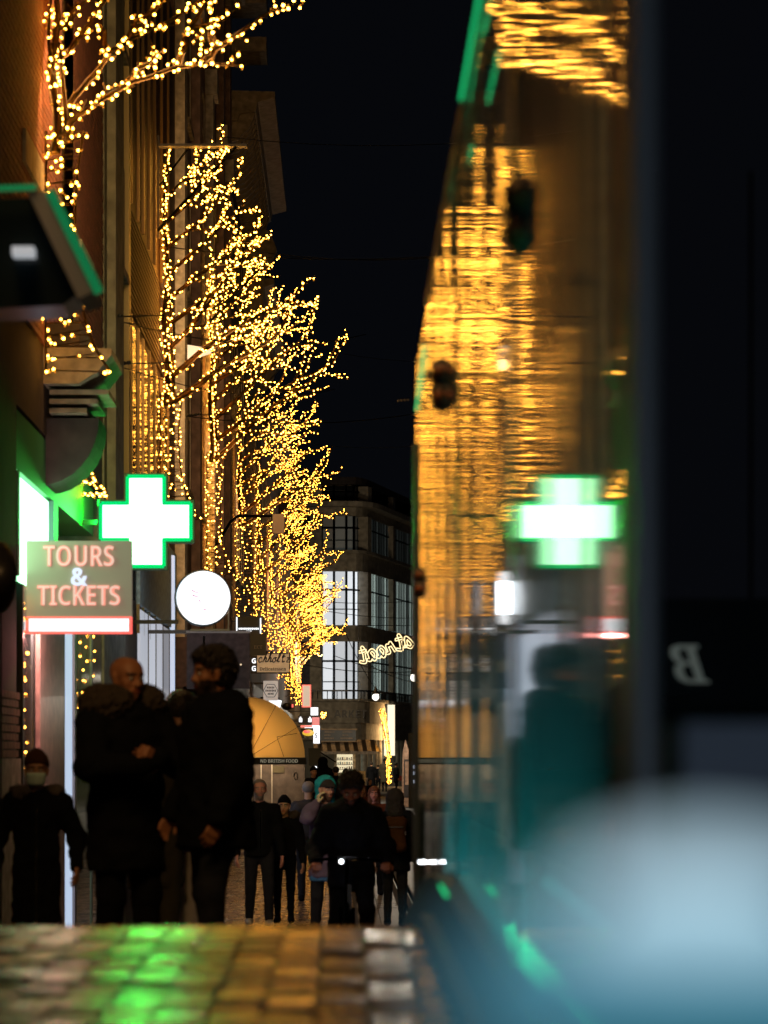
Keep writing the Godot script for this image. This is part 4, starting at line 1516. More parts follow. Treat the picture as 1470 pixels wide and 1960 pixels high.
	put("board", g.mesh(), glow("board_lit", Color(0.9, 0.85, 0.8), 0.32, Color(0.6, 0.58, 0.55)), t)
	g = Geo.new()
	for k in 6:
		g.rod(Vector3(cos(TAU * k / 6) * 0.2, sin(TAU * k / 6) * 0.2, 0.0), Vector3(cos(TAU * (k + 1) / 6) * 0.2, sin(TAU * (k + 1) / 6) * 0.2, 0.0), 0.008, 5)
	put("hexagon", g.mesh(), M.ink, t)
	for q in 3:
		g = Geo.new()
		for k in [5, 7, 4][q]:
			g.box(Vector3((k - ([5, 7, 4][q] - 1) / 2.0) * 0.042, 0.085 - 0.085 * q, 0.0), Vector3(0.028, 0.045 + 0.01 * ((k + q) % 2), 0.008))
		put("print_line", g.mesh(), M.ink, t)
	wall_arm(t, t.position.y + 0.2, t.position.x)
	# yellow basket awning
	s = 76.0
	t = thing("basket_awning", "ochre quarter-dome awning on the left row with a dark valance ending in ND BRITISH FOOD", "awning", P(475, 1450, s))
	var dome := Geo.new()
	var ribs := []
	var r := 1.45
	var n := 14
	var deep := 2.4
	for part_no in 6:
		var a0 := PI / 2 * part_no / 6.0
		var a1 := PI / 2 * (part_no + 1) / 6.0
		dome = Geo.new()
		for k in n:
			var t0 := PI * k / n
			var t1 := PI * (k + 1) / n
			var pt := func(aa: float, tt: float) -> Vector3:
				# half a dome: opens to the wall, sagging a little between its hoops
				var rr := r * (1.0 - 0.018 * sin(absf(fmod(aa / (PI / 12.0), 2.0)) * PI * 0.5))
				return Vector3(-0.1 + rr * cos(aa) * pow(sin(tt), 0.45), rr * sin(aa) * 1.05, -deep * 0.5 * cos(tt) - deep * 0.5)
			var am := (a0 + a1) / 2.0
			dome.quad(pt.call(a0, t1), pt.call(a0, t0), pt.call(am, t0), pt.call(am, t1))
			dome.quad(pt.call(am, t1), pt.call(am, t0), pt.call(a1, t0), pt.call(a1, t1))
		put("canvas", dome.mesh(), M.awning, t)
	# the near end: a flat quarter disc of canvas with seams
	for k in 3:
		g = Geo.new()
		var poly := PackedVector2Array([Vector2(0, 0)])
		for q in 5:
			var aa := PI / 2 * (k + q / 4.0) / 3.0
			poly.append(Vector2(cos(aa) * r, sin(aa) * r * 1.05))
		g.prism(poly, 0.012, Transform3D(Basis(Vector3.UP, 0.03 * k), Vector3(-0.02, 0.0, 0.03 + 0.006 * sin(k * 2.0))))
		put("canvas_end", g.mesh(), M.awning, t)
		g = Geo.new()
		var aa2 := PI / 2 * (k + 1) / 3.0
		g.rod(Vector3(0, 0, 0.055), Vector3(cos(aa2) * r - 0.02, sin(aa2) * r * 1.05, 0.055), 0.005, 5)
		put("seam", g.mesh(), M.cloth_brown, t)
	g = Geo.new()
	g.rod(Vector3(r * 0.62, 0.02, 0.05), Vector3(r * 0.5, r * 0.36, 0.05), 0.006, 5)
	g.rod(Vector3(r * 0.5, r * 0.36, 0.05), Vector3(r * 0.85, r * 0.42, 0.05), 0.006, 5)
	put("seam", g.mesh(), M.cloth_brown, t)
	g = Geo.new()
	g.span(Vector3(-0.3, 0.0, -0.05), Vector3(-0.05, r * 1.05 + 0.12, 0.06))
	put("back_board", g.mesh(), M.plaster, t)
	g = Geo.new()
	g.span(Vector3(-0.2, -0.175, -0.02), Vector3(r + 0.01, -0.004, 0.07))
	g.span(Vector3(r - 0.04, -0.175, -deep), Vector3(r + 0.008, -0.004, -0.022))
	put("valance", g.mesh(), mat("valance_dark", Color(0.012, 0.02, 0.02), 0.7), t)
	text("letters", "ND BRITISH FOOD", 0.085, glow("cream_print_glow", Color(0.9, 0.85, 0.6), 0.3), t, Vector3(0.78, -0.087, 0.077), Basis.IDENTITY, "Droid Sans", 400, 0.98, 0.006)  # printed letters glow faintly in place of light falling on them
	omni(t, Vector3(0.5, 0.25, -1.0), Color(1.0, 0.84, 0.64), 5.0, 0.1)  # unseen lamp under the dome, placed to brighten the canvas
	# shop door, glass and hand-lettered board under the awning
	t = thing("door_board", "dark shop door with pale uprights and a small olive notice under the basket awning", "door", P(520, 1500, 74))
	g = Geo.new()
	g.box(Vector3(0.1, -0.45, -0.3), Vector3(1.5, 2.2, 0.05))
	put("door_leaf", g.mesh(), M.plaster_dark, t)
	for q in [-0.28, 0.0]:
		g = Geo.new()
		g.box(Vector3(q, -0.3, -0.25), Vector3(0.03, 1.6, 0.04))
		put("upright", g.mesh(), M.grey_metal, t)
	g = Geo.new()
	g.box(Vector3(0.17, 0.37, -0.25), Vector3(0.3, 0.18, 0.03))
	put("notice", g.mesh(), M.cloth_olive, t)
	g = Geo.new()
	for k in 12:
		var a1 := TAU * k / 12
		g.rod(Vector3(0.62 + cos(a1) * 0.05, 0.2 + sin(a1) * 0.09, -0.25), Vector3(0.62 + cos(a1 + TAU / 12) * 0.05, 0.2 + sin(a1 + TAU / 12) * 0.09, -0.25), 0.008, 4)
	put("emblem", g.mesh(), M.stone, t)
	# small lit box and red lamp beyond the awning
	t = thing("lit_box_sign", "small white lit box sign above the top of the awning", "sign", P(526, 1346, 66))
	g = Geo.new()
	g.box(Vector3(0, 0, 0), Vector3(0.36, 0.24, 0.08), Basis(Vector3.BACK, -0.25))
	put("lit_face", g.mesh(), M.white_light, t)
	g = Geo.new()
	g.box(Vector3(0, 0.15, 0), Vector3(0.3, 0.05, 0.14), Basis(Vector3.BACK, -0.1))
	put("hood", g.mesh(), M.black_metal, t)
	wall_arm(t, t.position.y + 0.16, t.position.x)
	t = thing("red_lamp", "small red tail-like lamp beside the dark globe right of the awning", "lamp", P(560, 1351, 60))
	g = Geo.new()
	g.box(Vector3(0, 0, 0), Vector3(0.05, 0.1, 0.04))
	put("lens", g.mesh(), M.red_light, t)
	g = Geo.new()
	g.ball(Vector3(-0.18, -0.02, -0.02), Vector3(0.17, 0.12, 0.1))
	put("shade", g.mesh(), M.black_metal, t)
	wall_arm(t, t.position.y, t.position.x - 0.2)
	# warm wall floodlight and the unlit arm lamp
	t = thing("wall_lamp", "flat warm white lamp plate shining between the boughs of the third light tree", "lamp", P(372, 675, 112))
	g = Geo.new()
	g.prism(PackedVector2Array([Vector2(-0.29, 0.12), Vector2(-0.29, -0.1), Vector2(-0.05, -0.11), Vector2(0.29, -0.0), Vector2(0.27, 0.06), Vector2(-0.1, 0.12)]), 0.2, Transform3D())
	put("lit_plate", g.mesh(), M.warm_light, t)
	wall_arm(t, t.position.y, t.position.x - 0.28)
	omni(t, Vector3(0.0, -0.25, 0.3), Color(1.0, 0.75, 0.45), 0.12, 0.1)
	s = 92.6
	t = thing("arm_lamp", "grey unlit street lamp on a bent arm from the facade, before the fourth light tree", "lamp", P(405, 1060, s))
	g = Geo.new()
	var o := t.position
	g.tube(PackedVector3Array([Vector3(-0.05, -0.25, 0), Vector3(0, 0.02, 0), P(442, 998, s) - o, P(455, 988, s) - o, P(530, 988, s) - o]), 0.035, 0.03, 8)
	put("arm", g.mesh(), M.grey_metal, t)
	g = Geo.new()
	g.box(P(533, 1003, s) - o, Vector3(0.24, 0.4, 0.16))
	put("dark_reflection", g.mesh(), mat("lamp_grey", Color(0.22, 0.18, 0.17), 0.5), t)
	# insulators and chains of the span wires at the pilaster
	for q in [[215, 607, 165], [232, 697, 160], [372, 795, 112], [772, 767, 100]]:
		t = thing("wire_insulator", ["chain-link wire anchor on the pale pilaster, upper of two", "black wire strainer on the pale pilaster, lower of two", "black wire strainer between the second and third light trees", "pale coiled wire strainer hanging in the night sky"][[165, 160, 112, 100].find(q[2])], "wire fitting", P(q[0], q[1], q[2]))
		g = Geo.new()
		for k in 4:
			g.ball(Vector3(-0.09 + 0.06 * k, 0.006 * k, 0), Vector3(0.035, 0.024, 0.024), 6, 8)
		put("beads", g.mesh(), M.black_metal if q[2] != 100 else M.grey_metal, t)
		g = Geo.new()
		g.rod(Vector3(-0.5 if q[2] != 100 else -0.12, -0.01, 0), Vector3(0.6 if q[2] != 100 else 0.12, 0.02, 0), 0.009, 5)
		put("wire", g.mesh(), M.wire, t)
	# the out-of-focus box sign at the left edge, on its post
	s = 550.0
	t = thing("box_sign", "out-of-focus dark box sign with a pale metal edge lit green, jutting in at the left", "sign", P(60, 470, s))
	o = t.position
	g = Geo.new()
	var front := PackedVector2Array()
	for q in [[-140, 385], [55, 372], [150, 555], [118, 580], [-140, 592]]:
		var p := P(q[0], q[1], s) - o
		front.append(Vector2(p.x, p.y))
	g.prism(front, 0.3, Transform3D(Basis.IDENTITY, Vector3(0, 0, -0.2)))
	put("box", g.mesh(), mat("box_black", Color(0.012, 0.02, 0.022), 0.18), t)
	g = Geo.new()
	var edge := PackedVector2Array()
	for q in [[52, 366], [92, 366], [182, 556], [150, 572]]:
		var p := P(q[0], q[1], s) - o
		edge.append(Vector2(p.x, p.y))
	g.prism(edge, 0.34, Transform3D(Basis.IDENTITY, Vector3(0, 0, -0.17)))
	put("metal_edge", g.mesh(), mat("edge_grey", Color(0.34, 0.35, 0.38), 0.5, 0.3), t)
	g = Geo.new()
	g.tube(PackedVector3Array([P(96, 366, s) - o, P(190, 560, s) - o]), 0.018, 0.018, 6)
	g.tube(PackedVector3Array([P(-140, 366, s) - o, P(70, 358, s) - o]), 0.012, 0.012, 6)
	put("green_highlight", g.mesh(), glow("green_highlight_glow", Color(0.02, 0.5, 0.16), 0.28), t)  # glowing tubes in place of the green highlight on the edge
	g = Geo.new()
	g.box(P(45, 482, s) - o + Vector3(0, 0, -0.02), Vector3(0.075, 0.03, 0.1))
	put("white_reflection", g.mesh(), glow("reflection_white", Color(0.8, 0.85, 0.9), 0.45), t)  # glowing spot in place of a white reflection on the box
	g = Geo.new()
	g.rod(P(-160, 480, s) - o, P(-100, 480, s) - o, 0.03, 8)
	g.rod(Vector3(-0.42, -3.6, -0.1), Vector3(-0.42, 0.4, -0.1), 0.05, 10)
	put("post", g.mesh(), M.black_metal, t)
	area(t, Vector3(0.3, 0.1, 0.0), Vector3(0.6, 0.3, 0.6), Vector2(0.05, 0.4), Color(0.1, 1.0, 0.4), 0.015)
	t = thing("globe_lamp", "dark unlit globe at the left edge beside the ticket sign", "lamp", P(0, 1105, 330))
	g = Geo.new()
	g.ball(Vector3.ZERO, Vector3(0.1, 0.21, 0.1), 10, 16)
	put("globe", g.mesh(), M.black_metal, t)
	g = Geo.new()
	g.rod(Vector3(-0.02, -2.6, 0), Vector3(-0.02, -0.18, 0), 0.03, 8)
	put("post", g.mesh(), M.black_metal, t)

# joined-up letters drawn as tubes
func script(t: Node3D, what: String, at: Vector3, size: float, r: float, material: Material, outline := 0.0, slope := 0.0) -> void:
	var pen := {
		"c": [[0.75, 0.8, 0.4, 1.0, 0.1, 0.5, 0.35, 0.0, 0.9, 0.25]], "h": [[0.1, 0.0, 0.35, 1.0, 0.6, 2.1, 0.4, 2.2, 0.3, 1.2, 0.1, 0.0], [0.15, 0.3, 0.5, 0.95, 0.7, 0.8, 0.6, 0.1, 1.0, 0.25]],
		"o": [[0.6, 0.95, 0.2, 0.75, 0.15, 0.2, 0.45, 0.0, 0.75, 0.4, 0.6, 0.95, 1.0, 0.85]], "l": [[0.0, 0.2, 0.5, 1.2, 0.65, 2.1, 0.45, 2.2, 0.3, 1.2, 0.3, 0.15, 0.7, 0.2]],
		"t": [[0.1, 0.9, 0.35, 1.6, 0.3, 0.6, 0.35, 0.05, 0.85, 0.3], [0.0, 1.15, 0.75, 1.25]], "z": [[0.1, 0.9, 0.7, 0.9, 0.2, 0.1, 0.75, 0.05, 1.0, 0.2]],
		"s": [[0.0, 0.1, 0.6, 1.1, 0.75, 0.4, 0.4, 0.0, 0.15, 0.2], [0.7, 0.2, 1.0, 0.3]], "r": [[0.0, 0.1, 0.35, 1.1, 0.5, 0.85, 0.75, 0.95, 0.65, 0.2, 1.0, 0.25]],
		"a": [[0.75, 0.85, 0.35, 1.0, 0.1, 0.45, 0.35, 0.0, 0.75, 0.85, 0.7, 0.1, 1.05, 0.25]],
	}
	var x := 0.0
	for ch in what:
		var g := Geo.new()
		for stroke in pen[ch]:
			var c := Curve3D.new()
			var m: int = stroke.size() / 2
			for k in m:
				var p := Vector3(stroke[2 * k] + x + stroke[2 * k + 1] * 0.22, stroke[2 * k + 1] + (stroke[2 * k] + x) * slope, 0) * size
				var a := maxi(k - 1, 0)
				var b := mini(k + 1, m - 1)
				var tg := Vector3(stroke[2 * b] - stroke[2 * a], stroke[2 * b + 1] - stroke[2 * a + 1], 0) * size * 0.17
				c.add_point(p, -tg, tg)
			var line := c.tessellate(3, 6.0)
			if outline > 0.0:
				var flat := PackedVector2Array()
				for p in line:
					flat.append(Vector2(p.x, p.y))
				for poly in Geometry2D.offset_polyline(flat, outline, Geometry2D.JOIN_ROUND, Geometry2D.END_ROUND):
					var ring := PackedVector3Array()
					for p in poly:
						if ring.is_empty() or ring[-1].distance_to(at + Vector3(p.x, p.y, 0)) > 0.02:
							ring.append(at + Vector3(p.x, p.y, 0))
					if ring.size() > 3:
						g.tube(ring, r, r, 5, true)
			else:
				for k in line.size():
					line[k] += at
				g.tube(line, r, r, 5)
		put("letter", g.mesh(), material, t)
		x += 0.95

# ---------------------------------------------------------------- the pale corner building that closes the street
func shifted(p: PackedVector2Array, d: float) -> PackedVector2Array:
	# the plan line moved by d metres outwards (towards the street)
	var out := PackedVector2Array()
	for k in p.size():
		var t := (p[mini(k + 1, p.size() - 1)] - p[maxi(k - 1, 0)]).normalized()
		out.append(p[k] + Vector2(t.y, -t.x) * d)
	return out

func band(plan: PackedVector2Array, y0: float, y1: float, d0: float, d1: float) -> Geo:
	# a curved wall strip between the plan lines at d0 (inner) and d1 (outer)
	var g := Geo.new()
	var a := shifted(plan, d0)
	var b := shifted(plan, d1)
	for k in plan.size() - 1:
		var a0 := Vector3(a[k].x, 0, -a[k].y)
		var a1 := Vector3(a[k + 1].x, 0, -a[k + 1].y)
		var b0 := Vector3(b[k].x, 0, -b[k].y)
		var b1 := Vector3(b[k + 1].x, 0, -b[k + 1].y)
		var lo := Vector3(0, y0, 0)
		var hi := Vector3(0, y1, 0)
		g.quad(b0 + lo, b1 + lo, b1 + hi, b0 + hi)
		g.quad(a1 + lo, a0 + lo, a0 + hi, a1 + hi)
		g.quad(b0 + hi, b1 + hi, a1 + hi, a0 + hi)
		g.quad(a0 + lo, a1 + lo, b1 + lo, b0 + lo)
	return g

func along(plan: PackedVector2Array, l: float) -> Array:
	# point and outward direction at length l of the plan line
	for k in plan.size() - 1:
		var d := plan[k].distance_to(plan[k + 1])
		if l <= d or k == plan.size() - 2:
			var u := (plan[k + 1] - plan[k]) / d
			return [plan[k] + u * l, Vector2(-u.y, u.x) * -1.0]
		l -= d
	return []

func end_building() -> void:
	rng.seed = 12
	# plan in (x, depth): front towards the camera, rounded corner, then the side street
	var plan := PackedVector2Array([Vector2(-7, 196), Vector2(-3, 196), Vector2(0.4, 196), Vector2(0.9, 196.1), Vector2(1.3, 196.6), Vector2(1.65, 197.6), Vector2(2.0, 199), Vector2(3.4, 205.5), Vector2(5.5, 215), Vector2(8.5, 228)])
	for k in plan.size():
		pass
	var t := thing("corner_building", "pale stone corner building with a rounded corner and tall lit windows closing the street", "building", Vector3(0, 0, -196))
	var stone := mat("corner_stone", Color(0.5, 0.46, 0.38), 0.85, 0, grime, 0.25)
	var Y := func(py: float) -> float: return E + (1445.0 - py) / 28.0
	part("ground_wall", band(plan, Y.call(1416), Y.call(1384), -0.6, 0.0), stone, t)
	part("fascia", band(plan, Y.call(1384), Y.call(1343), -0.6, 0.25), stone, t)
	part("string_course", band(plan, Y.call(1343) + 0.002, Y.call(1338), -0.6, 0.55), stone, t)
	part("spandrel", band(plan, Y.call(1228), Y.call(1197), -0.6, 0.0), stone, t)
	part("spandrel", band(plan, Y.call(1094), Y.call(1056), -0.6, 0.1), stone, t)
	part("string_course", band(plan, Y.call(1060), Y.call(1054), 0.103, 0.4), stone, t)
	part("spandrel", band(plan, Y.call(988), Y.call(970), -0.6, 0.1), stone, t)
	part("cornice", band(plan, Y.call(972), Y.call(962), 0.103, 0.9), stone, t)
	part("attic", band(plan, Y.call(962), Y.call(928), -1.2, -0.6), stone, t)
	part("roof", band(plan, Y.call(928), Y.call(914), -6.0, 0.0), M.plaster_dark, t)
	part("back_wall", band(plan, E - 2.3, Y.call(930), -2.0, -1.4), M.plaster_dark, t)
	# piers between the bays and windows in four storeys
	var total := 0.0
	for k in plan.size() - 1:
		total += plan[k].distance_to(plan[k + 1])
	var storeys := [[1338, 1228, 2], [1197, 1094, 2], [1054, 988, 1], [962, 930, 0]]
	var bays := [[5.6, 8.95], [9.75, 17.2], [18.0, 27.0], [27.8, 36.0]]
	for st in storeys:
		var y0: float = Y.call(st[0])
		var y1: float = Y.call(st[1])
		for q in bays.size():
			var b: Array = bays[q]
			for e in [b[0] - 0.4]:
				var pa := along(plan, e)
				var g := Geo.new()
				g.box(Vector3(pa[0].x, (y0 + y1) / 2.0, -pa[0].y), Vector3(0.8, y1 - y0, 0.7), Basis(Vector3.UP, atan2(pa[1].x, -pa[1].y)))
				part("pier", g, stone, t)
			var l: float = b[0]
			var step := 0.84 if q == 0 else 0.95
			while l < b[1] - 0.2:
				var p0 := along(plan, l)
				var p1 := along(plan, minf(l + step, b[1]))
				var g := Geo.new()
				var dip := 0.3 if q == 0 else 0.0
				var m0: Vector2 = p0[0] - p0[1] * dip
				var m1: Vector2 = p1[0] - p1[1] * dip
				var split: float = lerpf(y0, y1, 0.66)
				var frame := Geo.new()
				frame.rod(Vector3(m0.x, y0, -m0.y), Vector3(m0.x, y1, -m0.y), 0.09 if q == 0 else 0.05, 4)
				frame.rod(Vector3(m0.x, split, -m0.y), Vector3(m1.x, split, -m1.y), 0.07, 4)
				if q == 0:
					frame.rod(Vector3(m0.x, lerpf(y0, y1, 0.3), -m0.y), Vector3(m1.x, lerpf(y0, y1, 0.3), -m1.y), 0.035, 4)
				if q > 0:
					var mm := (m0 + m1) / 2.0
					frame.rod(Vector3(mm.x, y0, -mm.y), Vector3(mm.x, y1, -mm.y), 0.025, 4)
				var w := part("window", frame, M.black_metal, t)
				var inn0: Vector2 = m0 - p0[1] * (0.12 if q == 0 else 0.02)
				var inn1: Vector2 = m1 - p1[1] * (0.12 if q == 0 else 0.02)
				var mate: Material = M.pane_dark
				if st[2] == 2:
					if q == 0:
						mate = glow("pane_white_%d" % rng.randi(), Color(0.9, 0.95, 1.0), rnd(0.55, 1.05))
					else:
						mate = glow("pane_curtain_%d" % rng.randi(), Color(0.62, 0.78, 0.7), [0.6, 0.2, 0.5, 0.1, 0.4, 0.75][rng.randi() % 6] * (1.0 if q == 1 else 0.6))
				elif st[2] == 1:
					mate = glow("pane_dusk_%d" % (rng.randi() % 4), Color(0.5, 0.6, 0.55), rnd(0.01, 0.045))
				g.quad(Vector3(inn0.x, y0, -inn0.y), Vector3(inn1.x, y0, -inn1.y), Vector3(inn1.x, y1, -inn1.y), Vector3(inn0.x, y1, -inn0.y))
				part("pane", g, mate, t)
				l += step
	# balcony rail over the fascia
	var rail := band(plan, Y.call(1324), Y.call(1321), 0.4, 0.5)
	var l := 5.0
	while l < total - 0.5:
		var p := along(plan, l)
		var q: Vector2 = p[0] + p[1] * 0.45
		rail.rod(Vector3(q.x, Y.call(1338), -q.y), Vector3(q.x, Y.call(1322), -q.y), 0.03, 4)
		l += 0.33
	part("balcony_rail", rail, M.black_metal, t)
	# ground floor: columns, lit glazing, door light
	l = 8.6
	var k := 0
	while l < total - 2.0:
		var p := along(plan, l)
		var g := Geo.new()
		var y1: float = Y.call(1384)
		g.lathe(PackedVector2Array([Vector2(0.34, 0.0), Vector2(0.3, 0.3), Vector2(0.26, y1 - 0.5), Vector2(0.36, y1 - 0.3), Vector2(0.36, y1)]), Transform3D(Basis(), Vector3(p[0].x - p[1].x * 0.35, 0, -(p[0].y - p[1].y * 0.35))), 12)
		part("column", g, stone, t)
		g = Geo.new()
		var p1 := along(plan, l + 1.5)
		var a: Vector2 = p[0] - p[1] * 1.0
		var b: Vector2 = p1[0] - p1[1] * 1.0
		g.quad(Vector3(a.x, 0.1, -a.y), Vector3(b.x, 0.1, -b.y), Vector3(b.x, 2.6, -b.y), Vector3(a.x, 2.6, -a.y))
		part("lit_shop_window", g, glow("shop_glow_%d" % k, [Color(0.9, 1.0, 0.85), Color(1.0, 0.85, 0.6)][k % 2], [0.55, 0.4, 0.7, 0.3, 0.9][k % 5]), t)
		l += 1.65
		k += 1
	var g2 := Geo.new()
	g2.box(Vector3(3.35, E + 1.75, -203.6), Vector3(0.75, 3.6, 0.3))
	part("lit_shop_window", g2, glow("door_glow", Color(1.0, 0.86, 0.6), 1.25), t)
	g2 = Geo.new()
	g2.span(Vector3(-5, 0, -196.55), Vector3(0.6, 3.9, -196.4))
	part("ground_wall", g2, mat("shutter", Color(0.12, 0.12, 0.1), 0.7), t)
	# letters on the fascia
	text("letters", "ARKET", 0.5, M.ink if M.has("ink") else M.black_metal, t, Vector3(0.55, Y.call(1367), 196.0 - 195.7), Basis(), "Droid Sans", 700, 1.05, 0.06)
	# light on its lower front
	area(t, Vector3(3.6, E + 1.75, -6.9), Vector3(-0.3, -0.3, 1.0), Vector2(0.7, 3.4), Color(1.0, 0.78, 0.5), 22.0)

# ---------------------------------------------------------------- signs, awning, lanterns and poles before it
func far_signs() -> void:
	rng.seed = 77
	var s := 36.0
	var t := thing("shop_awning", "striped shop awning with a dark menu board above it on the corner building", "awning", P(670, 1438, s))
	var o := t.position
	var g := Geo.new()
	for k in 14:
		g = Geo.new()
		var x0 := -1.9 + 0.235 * k
		g.quad(Vector3(x0, 0.0, 0.9), Vector3(x0 + 0.235, 0, 0.9), Vector3(x0 + 0.235 - 0.1, 0.62, -0.6), Vector3(x0 - 0.1, 0.62, -0.6))
		put("stripe", g.mesh(), M.black_metal if k % 2 else M.stone, t)
	g = Geo.new()
	g.quad(Vector3(1.39, 0, 0.9), Vector3(1.7, -0.05, -0.9), Vector3(1.25, 0.6, -0.7), Vector3(1.29, 0.62, -0.6))
	g.span(Vector3(-1.9, -0.16, 0.86), Vector3(1.39, -0.004, 0.9))
	put("end_flap", g.mesh(), M.stone, t)
	g = Geo.new()
	g.box(P(648, 1407, s) - o, Vector3(1.85, 0.66, 0.1))
	put("menu_board", g.mesh(), M.board_dark, t)
	g = Geo.new()
	g.box(P(648, 1396, s) - o, Vector3(2.0, 0.08, 0.16))
	g.box(P(648, 1419, s) - o, Vector3(2.0, 0.06, 0.16))
	put("board_frame", g.mesh(), M.stone, t)
	for q in [[632, 1401, 9], [666, 1401, 8], [628, 1407, 5], [662, 1407, 5], [631, 1413, 8], [664, 1413, 10]]:
		g = Geo.new()
		for k in q[2]:
			g.box(P(q[0] - q[2] * 1.2 + k * 2.4, q[1], s) - o + Vector3(0, 0, 0.06), Vector3(0.045, 0.06 + 0.02 * (k % 2), 0.01))
		put("print_line", g.mesh(), M.stone, t)
	omni(t, Vector3(0.2, -0.35, 0.6), Color(1.0, 0.85, 0.6), 0.25, 0.15)
	t = thing("lit_kiosk_window", "warm lit shop counter window below the striped awning", "shop window", P(660, 1460, s))
	o = t.position
	g = Geo.new()
	g.box(Vector3(0, 0, -0.4), Vector3(0.85, 1.05, 0.06))
	put("lit_back", g.mesh(), glow("counter_glow", Color(1.0, 0.86, 0.55), 0.8), t)
	for k in 3:
		g = Geo.new()
		g.box(Vector3(0, -0.35 + 0.25 * k, -0.3), Vector3(0.85, 0.03, 0.16))
		put("shelf", g.mesh(), M.cloth_rust, t)
		for q in 7:
			g = Geo.new()
			g.box(Vector3(-0.36 + 0.12 * q, -0.27 + 0.25 * k, -0.3), Vector3(0.07, rnd(0.06, 0.16), 0.07))
			put("jar", g.mesh(), [M.cloth_rust, M.awning, M.teal_paint, M.white_paint][rng.randi() % 4], t)
	g = Geo.new()
	for q in [-0.5, 0.5]:
		g.box(Vector3(q, -0.1, -0.2), Vector3(0.13, 1.6, 0.3))
	g.box(Vector3(0, -0.66, -0.2), Vector3(0.86, 0.24, 0.3))
	put("frame", g.mesh(), M.stone, t)
	t = thing("board_fence", "low wooden terrace screen lit orange beside the counter window", "screen", P(690, 1495, 34))
	for k in 4:
		g = Geo.new()
		g.box(Vector3(-0.2 + 0.14 * k, 0, 0), Vector3(0.13, 1.15, 0.04))
		put("plank", g.mesh(), M.awning, t)
	# lit signs clustered left of the corner building
	var list := [
		["white square lit sign, topmost of the cluster", 602, 1362, 14, 15, "w"], ["red lit square in the cluster under the white one", 604, 1381, 15, 16, "r"],
		["white horizontal bar sign in the cluster", 597, 1391, 28, 5, "w"], ["dark sign with two white lit marks in the cluster", 585, 1379, 26, 16, "k"],
		["red and yellow oval lit sign in the cluster", 588, 1403, 24, 14, "o"], ["tall white sign with a dark S, lowest of the cluster", 606, 1406, 12, 34, "s"],
		["narrow framed red and white sign under the farthest light tree", 587, 1333, 17, 45, "f"],
	]
	for q in list:
		t = thing("lit_sign", q[0], "sign", P(q[1], q[2], 44.0 if q[5] != "f" else 40.0) + Vector3(0, 0, 0.3 * (int(q[2]) % 5)))
		var w: float = q[3] / 44.0
		var h: float = q[4] / 44.0
		g = Geo.new()
		g.box(Vector3(0, 0, 0), Vector3(w, h, 0.08))
		match q[5]:
			"w", "s":
				put("lit_face", g.mesh(), M.white_light, t)
				if q[5] == "s":
					text("letter", "S", 0.2, M.black_metal, t, Vector3(-0.02, -0.05, 0.05))
			"r":
				put("lit_face", g.mesh(), glow("red_soft", Color(1.0, 0.16, 0.16), 0.7), t)
			"k":
				put("board", g.mesh(), M.black_metal, t)
				for e in [-1, 1]:
					g = Geo.new()
					g.box(Vector3(0.2 * e, 0.0, 0.05), Vector3(0.14, 0.17, 0.03))
					g.box(Vector3(0.2 * e, 0.12, 0.05), Vector3(0.06, 0.05, 0.03))
					put("lit_mark", g.mesh(), M.white_light, t)
				g = Geo.new()
				g.box(Vector3(0.05, -0.27, 0.05), Vector3(0.5, 0.08, 0.03))
				put("red_bar", g.mesh(), M.red_light, t)
			"o":
				put("board", g.mesh(), M.cloth_olive, t)
				g = Geo.new()
				g.ball(Vector3(0.06, 0, 0.05), Vector3(0.26, 0.14, 0.03), 8, 16)
				put("lit_oval", g.mesh(), glow("oval_yellow", Color(1.0, 0.62, 0.05), 0.8), t)
				g = Geo.new()
				g.ball(Vector3(0.0, 0.05, 0.075), Vector3(0.16, 0.07, 0.02), 8, 12)
				put("lit_mark", g.mesh(), M.red_light, t)
			"f":
				put("board", g.mesh(), glow("frame_cream", Color(1.0, 0.8, 0.6), 0.5), t)
				g = Geo.new()
				for e in [-1, 1]:
					g.box(Vector3(w / 2 * e, 0, 0.03), Vector3(0.05, h + 0.05, 0.06))
					g.box(Vector3(0, h / 2 * e, 0.03), Vector3(w - 0.052, 0.05, 0.06))
				put("red_frame", g.mesh(), M.red_light, t)
		g = Geo.new()
		g.box(Vector3(-0.9, 0, -0.1), Vector3(1.9, 0.04, 0.04))
		put("arm", g.mesh(), M.black_metal, t)
	t = thing("dark_sign_stand", "dark round-cornered hanging sign with a lit tip above the crowd", "sign", P(601, 1450, 60))
	g = Geo.new()
	g.prism(PackedVector2Array([Vector2(-0.16, -0.25), Vector2(0.12, -0.35), Vector2(0.24, -0.1), Vector2(0.2, 0.3), Vector2(-0.18, 0.3)]), 0.06, Transform3D())
	put("board", g.mesh(), M.board_dark, t)
	g = Geo.new()
	g.rod(Vector3(0.08, 0.25, 0), Vector3(0.7, -0.15, 0), 0.02, 6)
	g.rod(Vector3(0.2, 0.3, 0), Vector3(0.2, 0.9, 0), 0.012, 6)
	put("stay", g.mesh(), M.cloth_rust, t)
	g = Geo.new()
	g.ball(Vector3(0.05, -0.32, 0.04), Vector3.ONE * 0.05, 6, 8)
	put("lamp_tip", g.mesh(), M.white_light, t)
	# the street name in lights, seen from behind
	s = 46.0
	t = thing("street_name_lights", "street-spanning sign straat in outlined warm neon script, seen from behind", "neon sign", P(793, 1232, s))
	t.rotation.y = PI
	script(t, "straat", Vector3(0.0, -0.1, 0.0), 0.4, 0.022, glow("neon_warm", Color(1.0, 0.74, 0.36), 2.0), 0.05, -0.34)
	g = Geo.new()
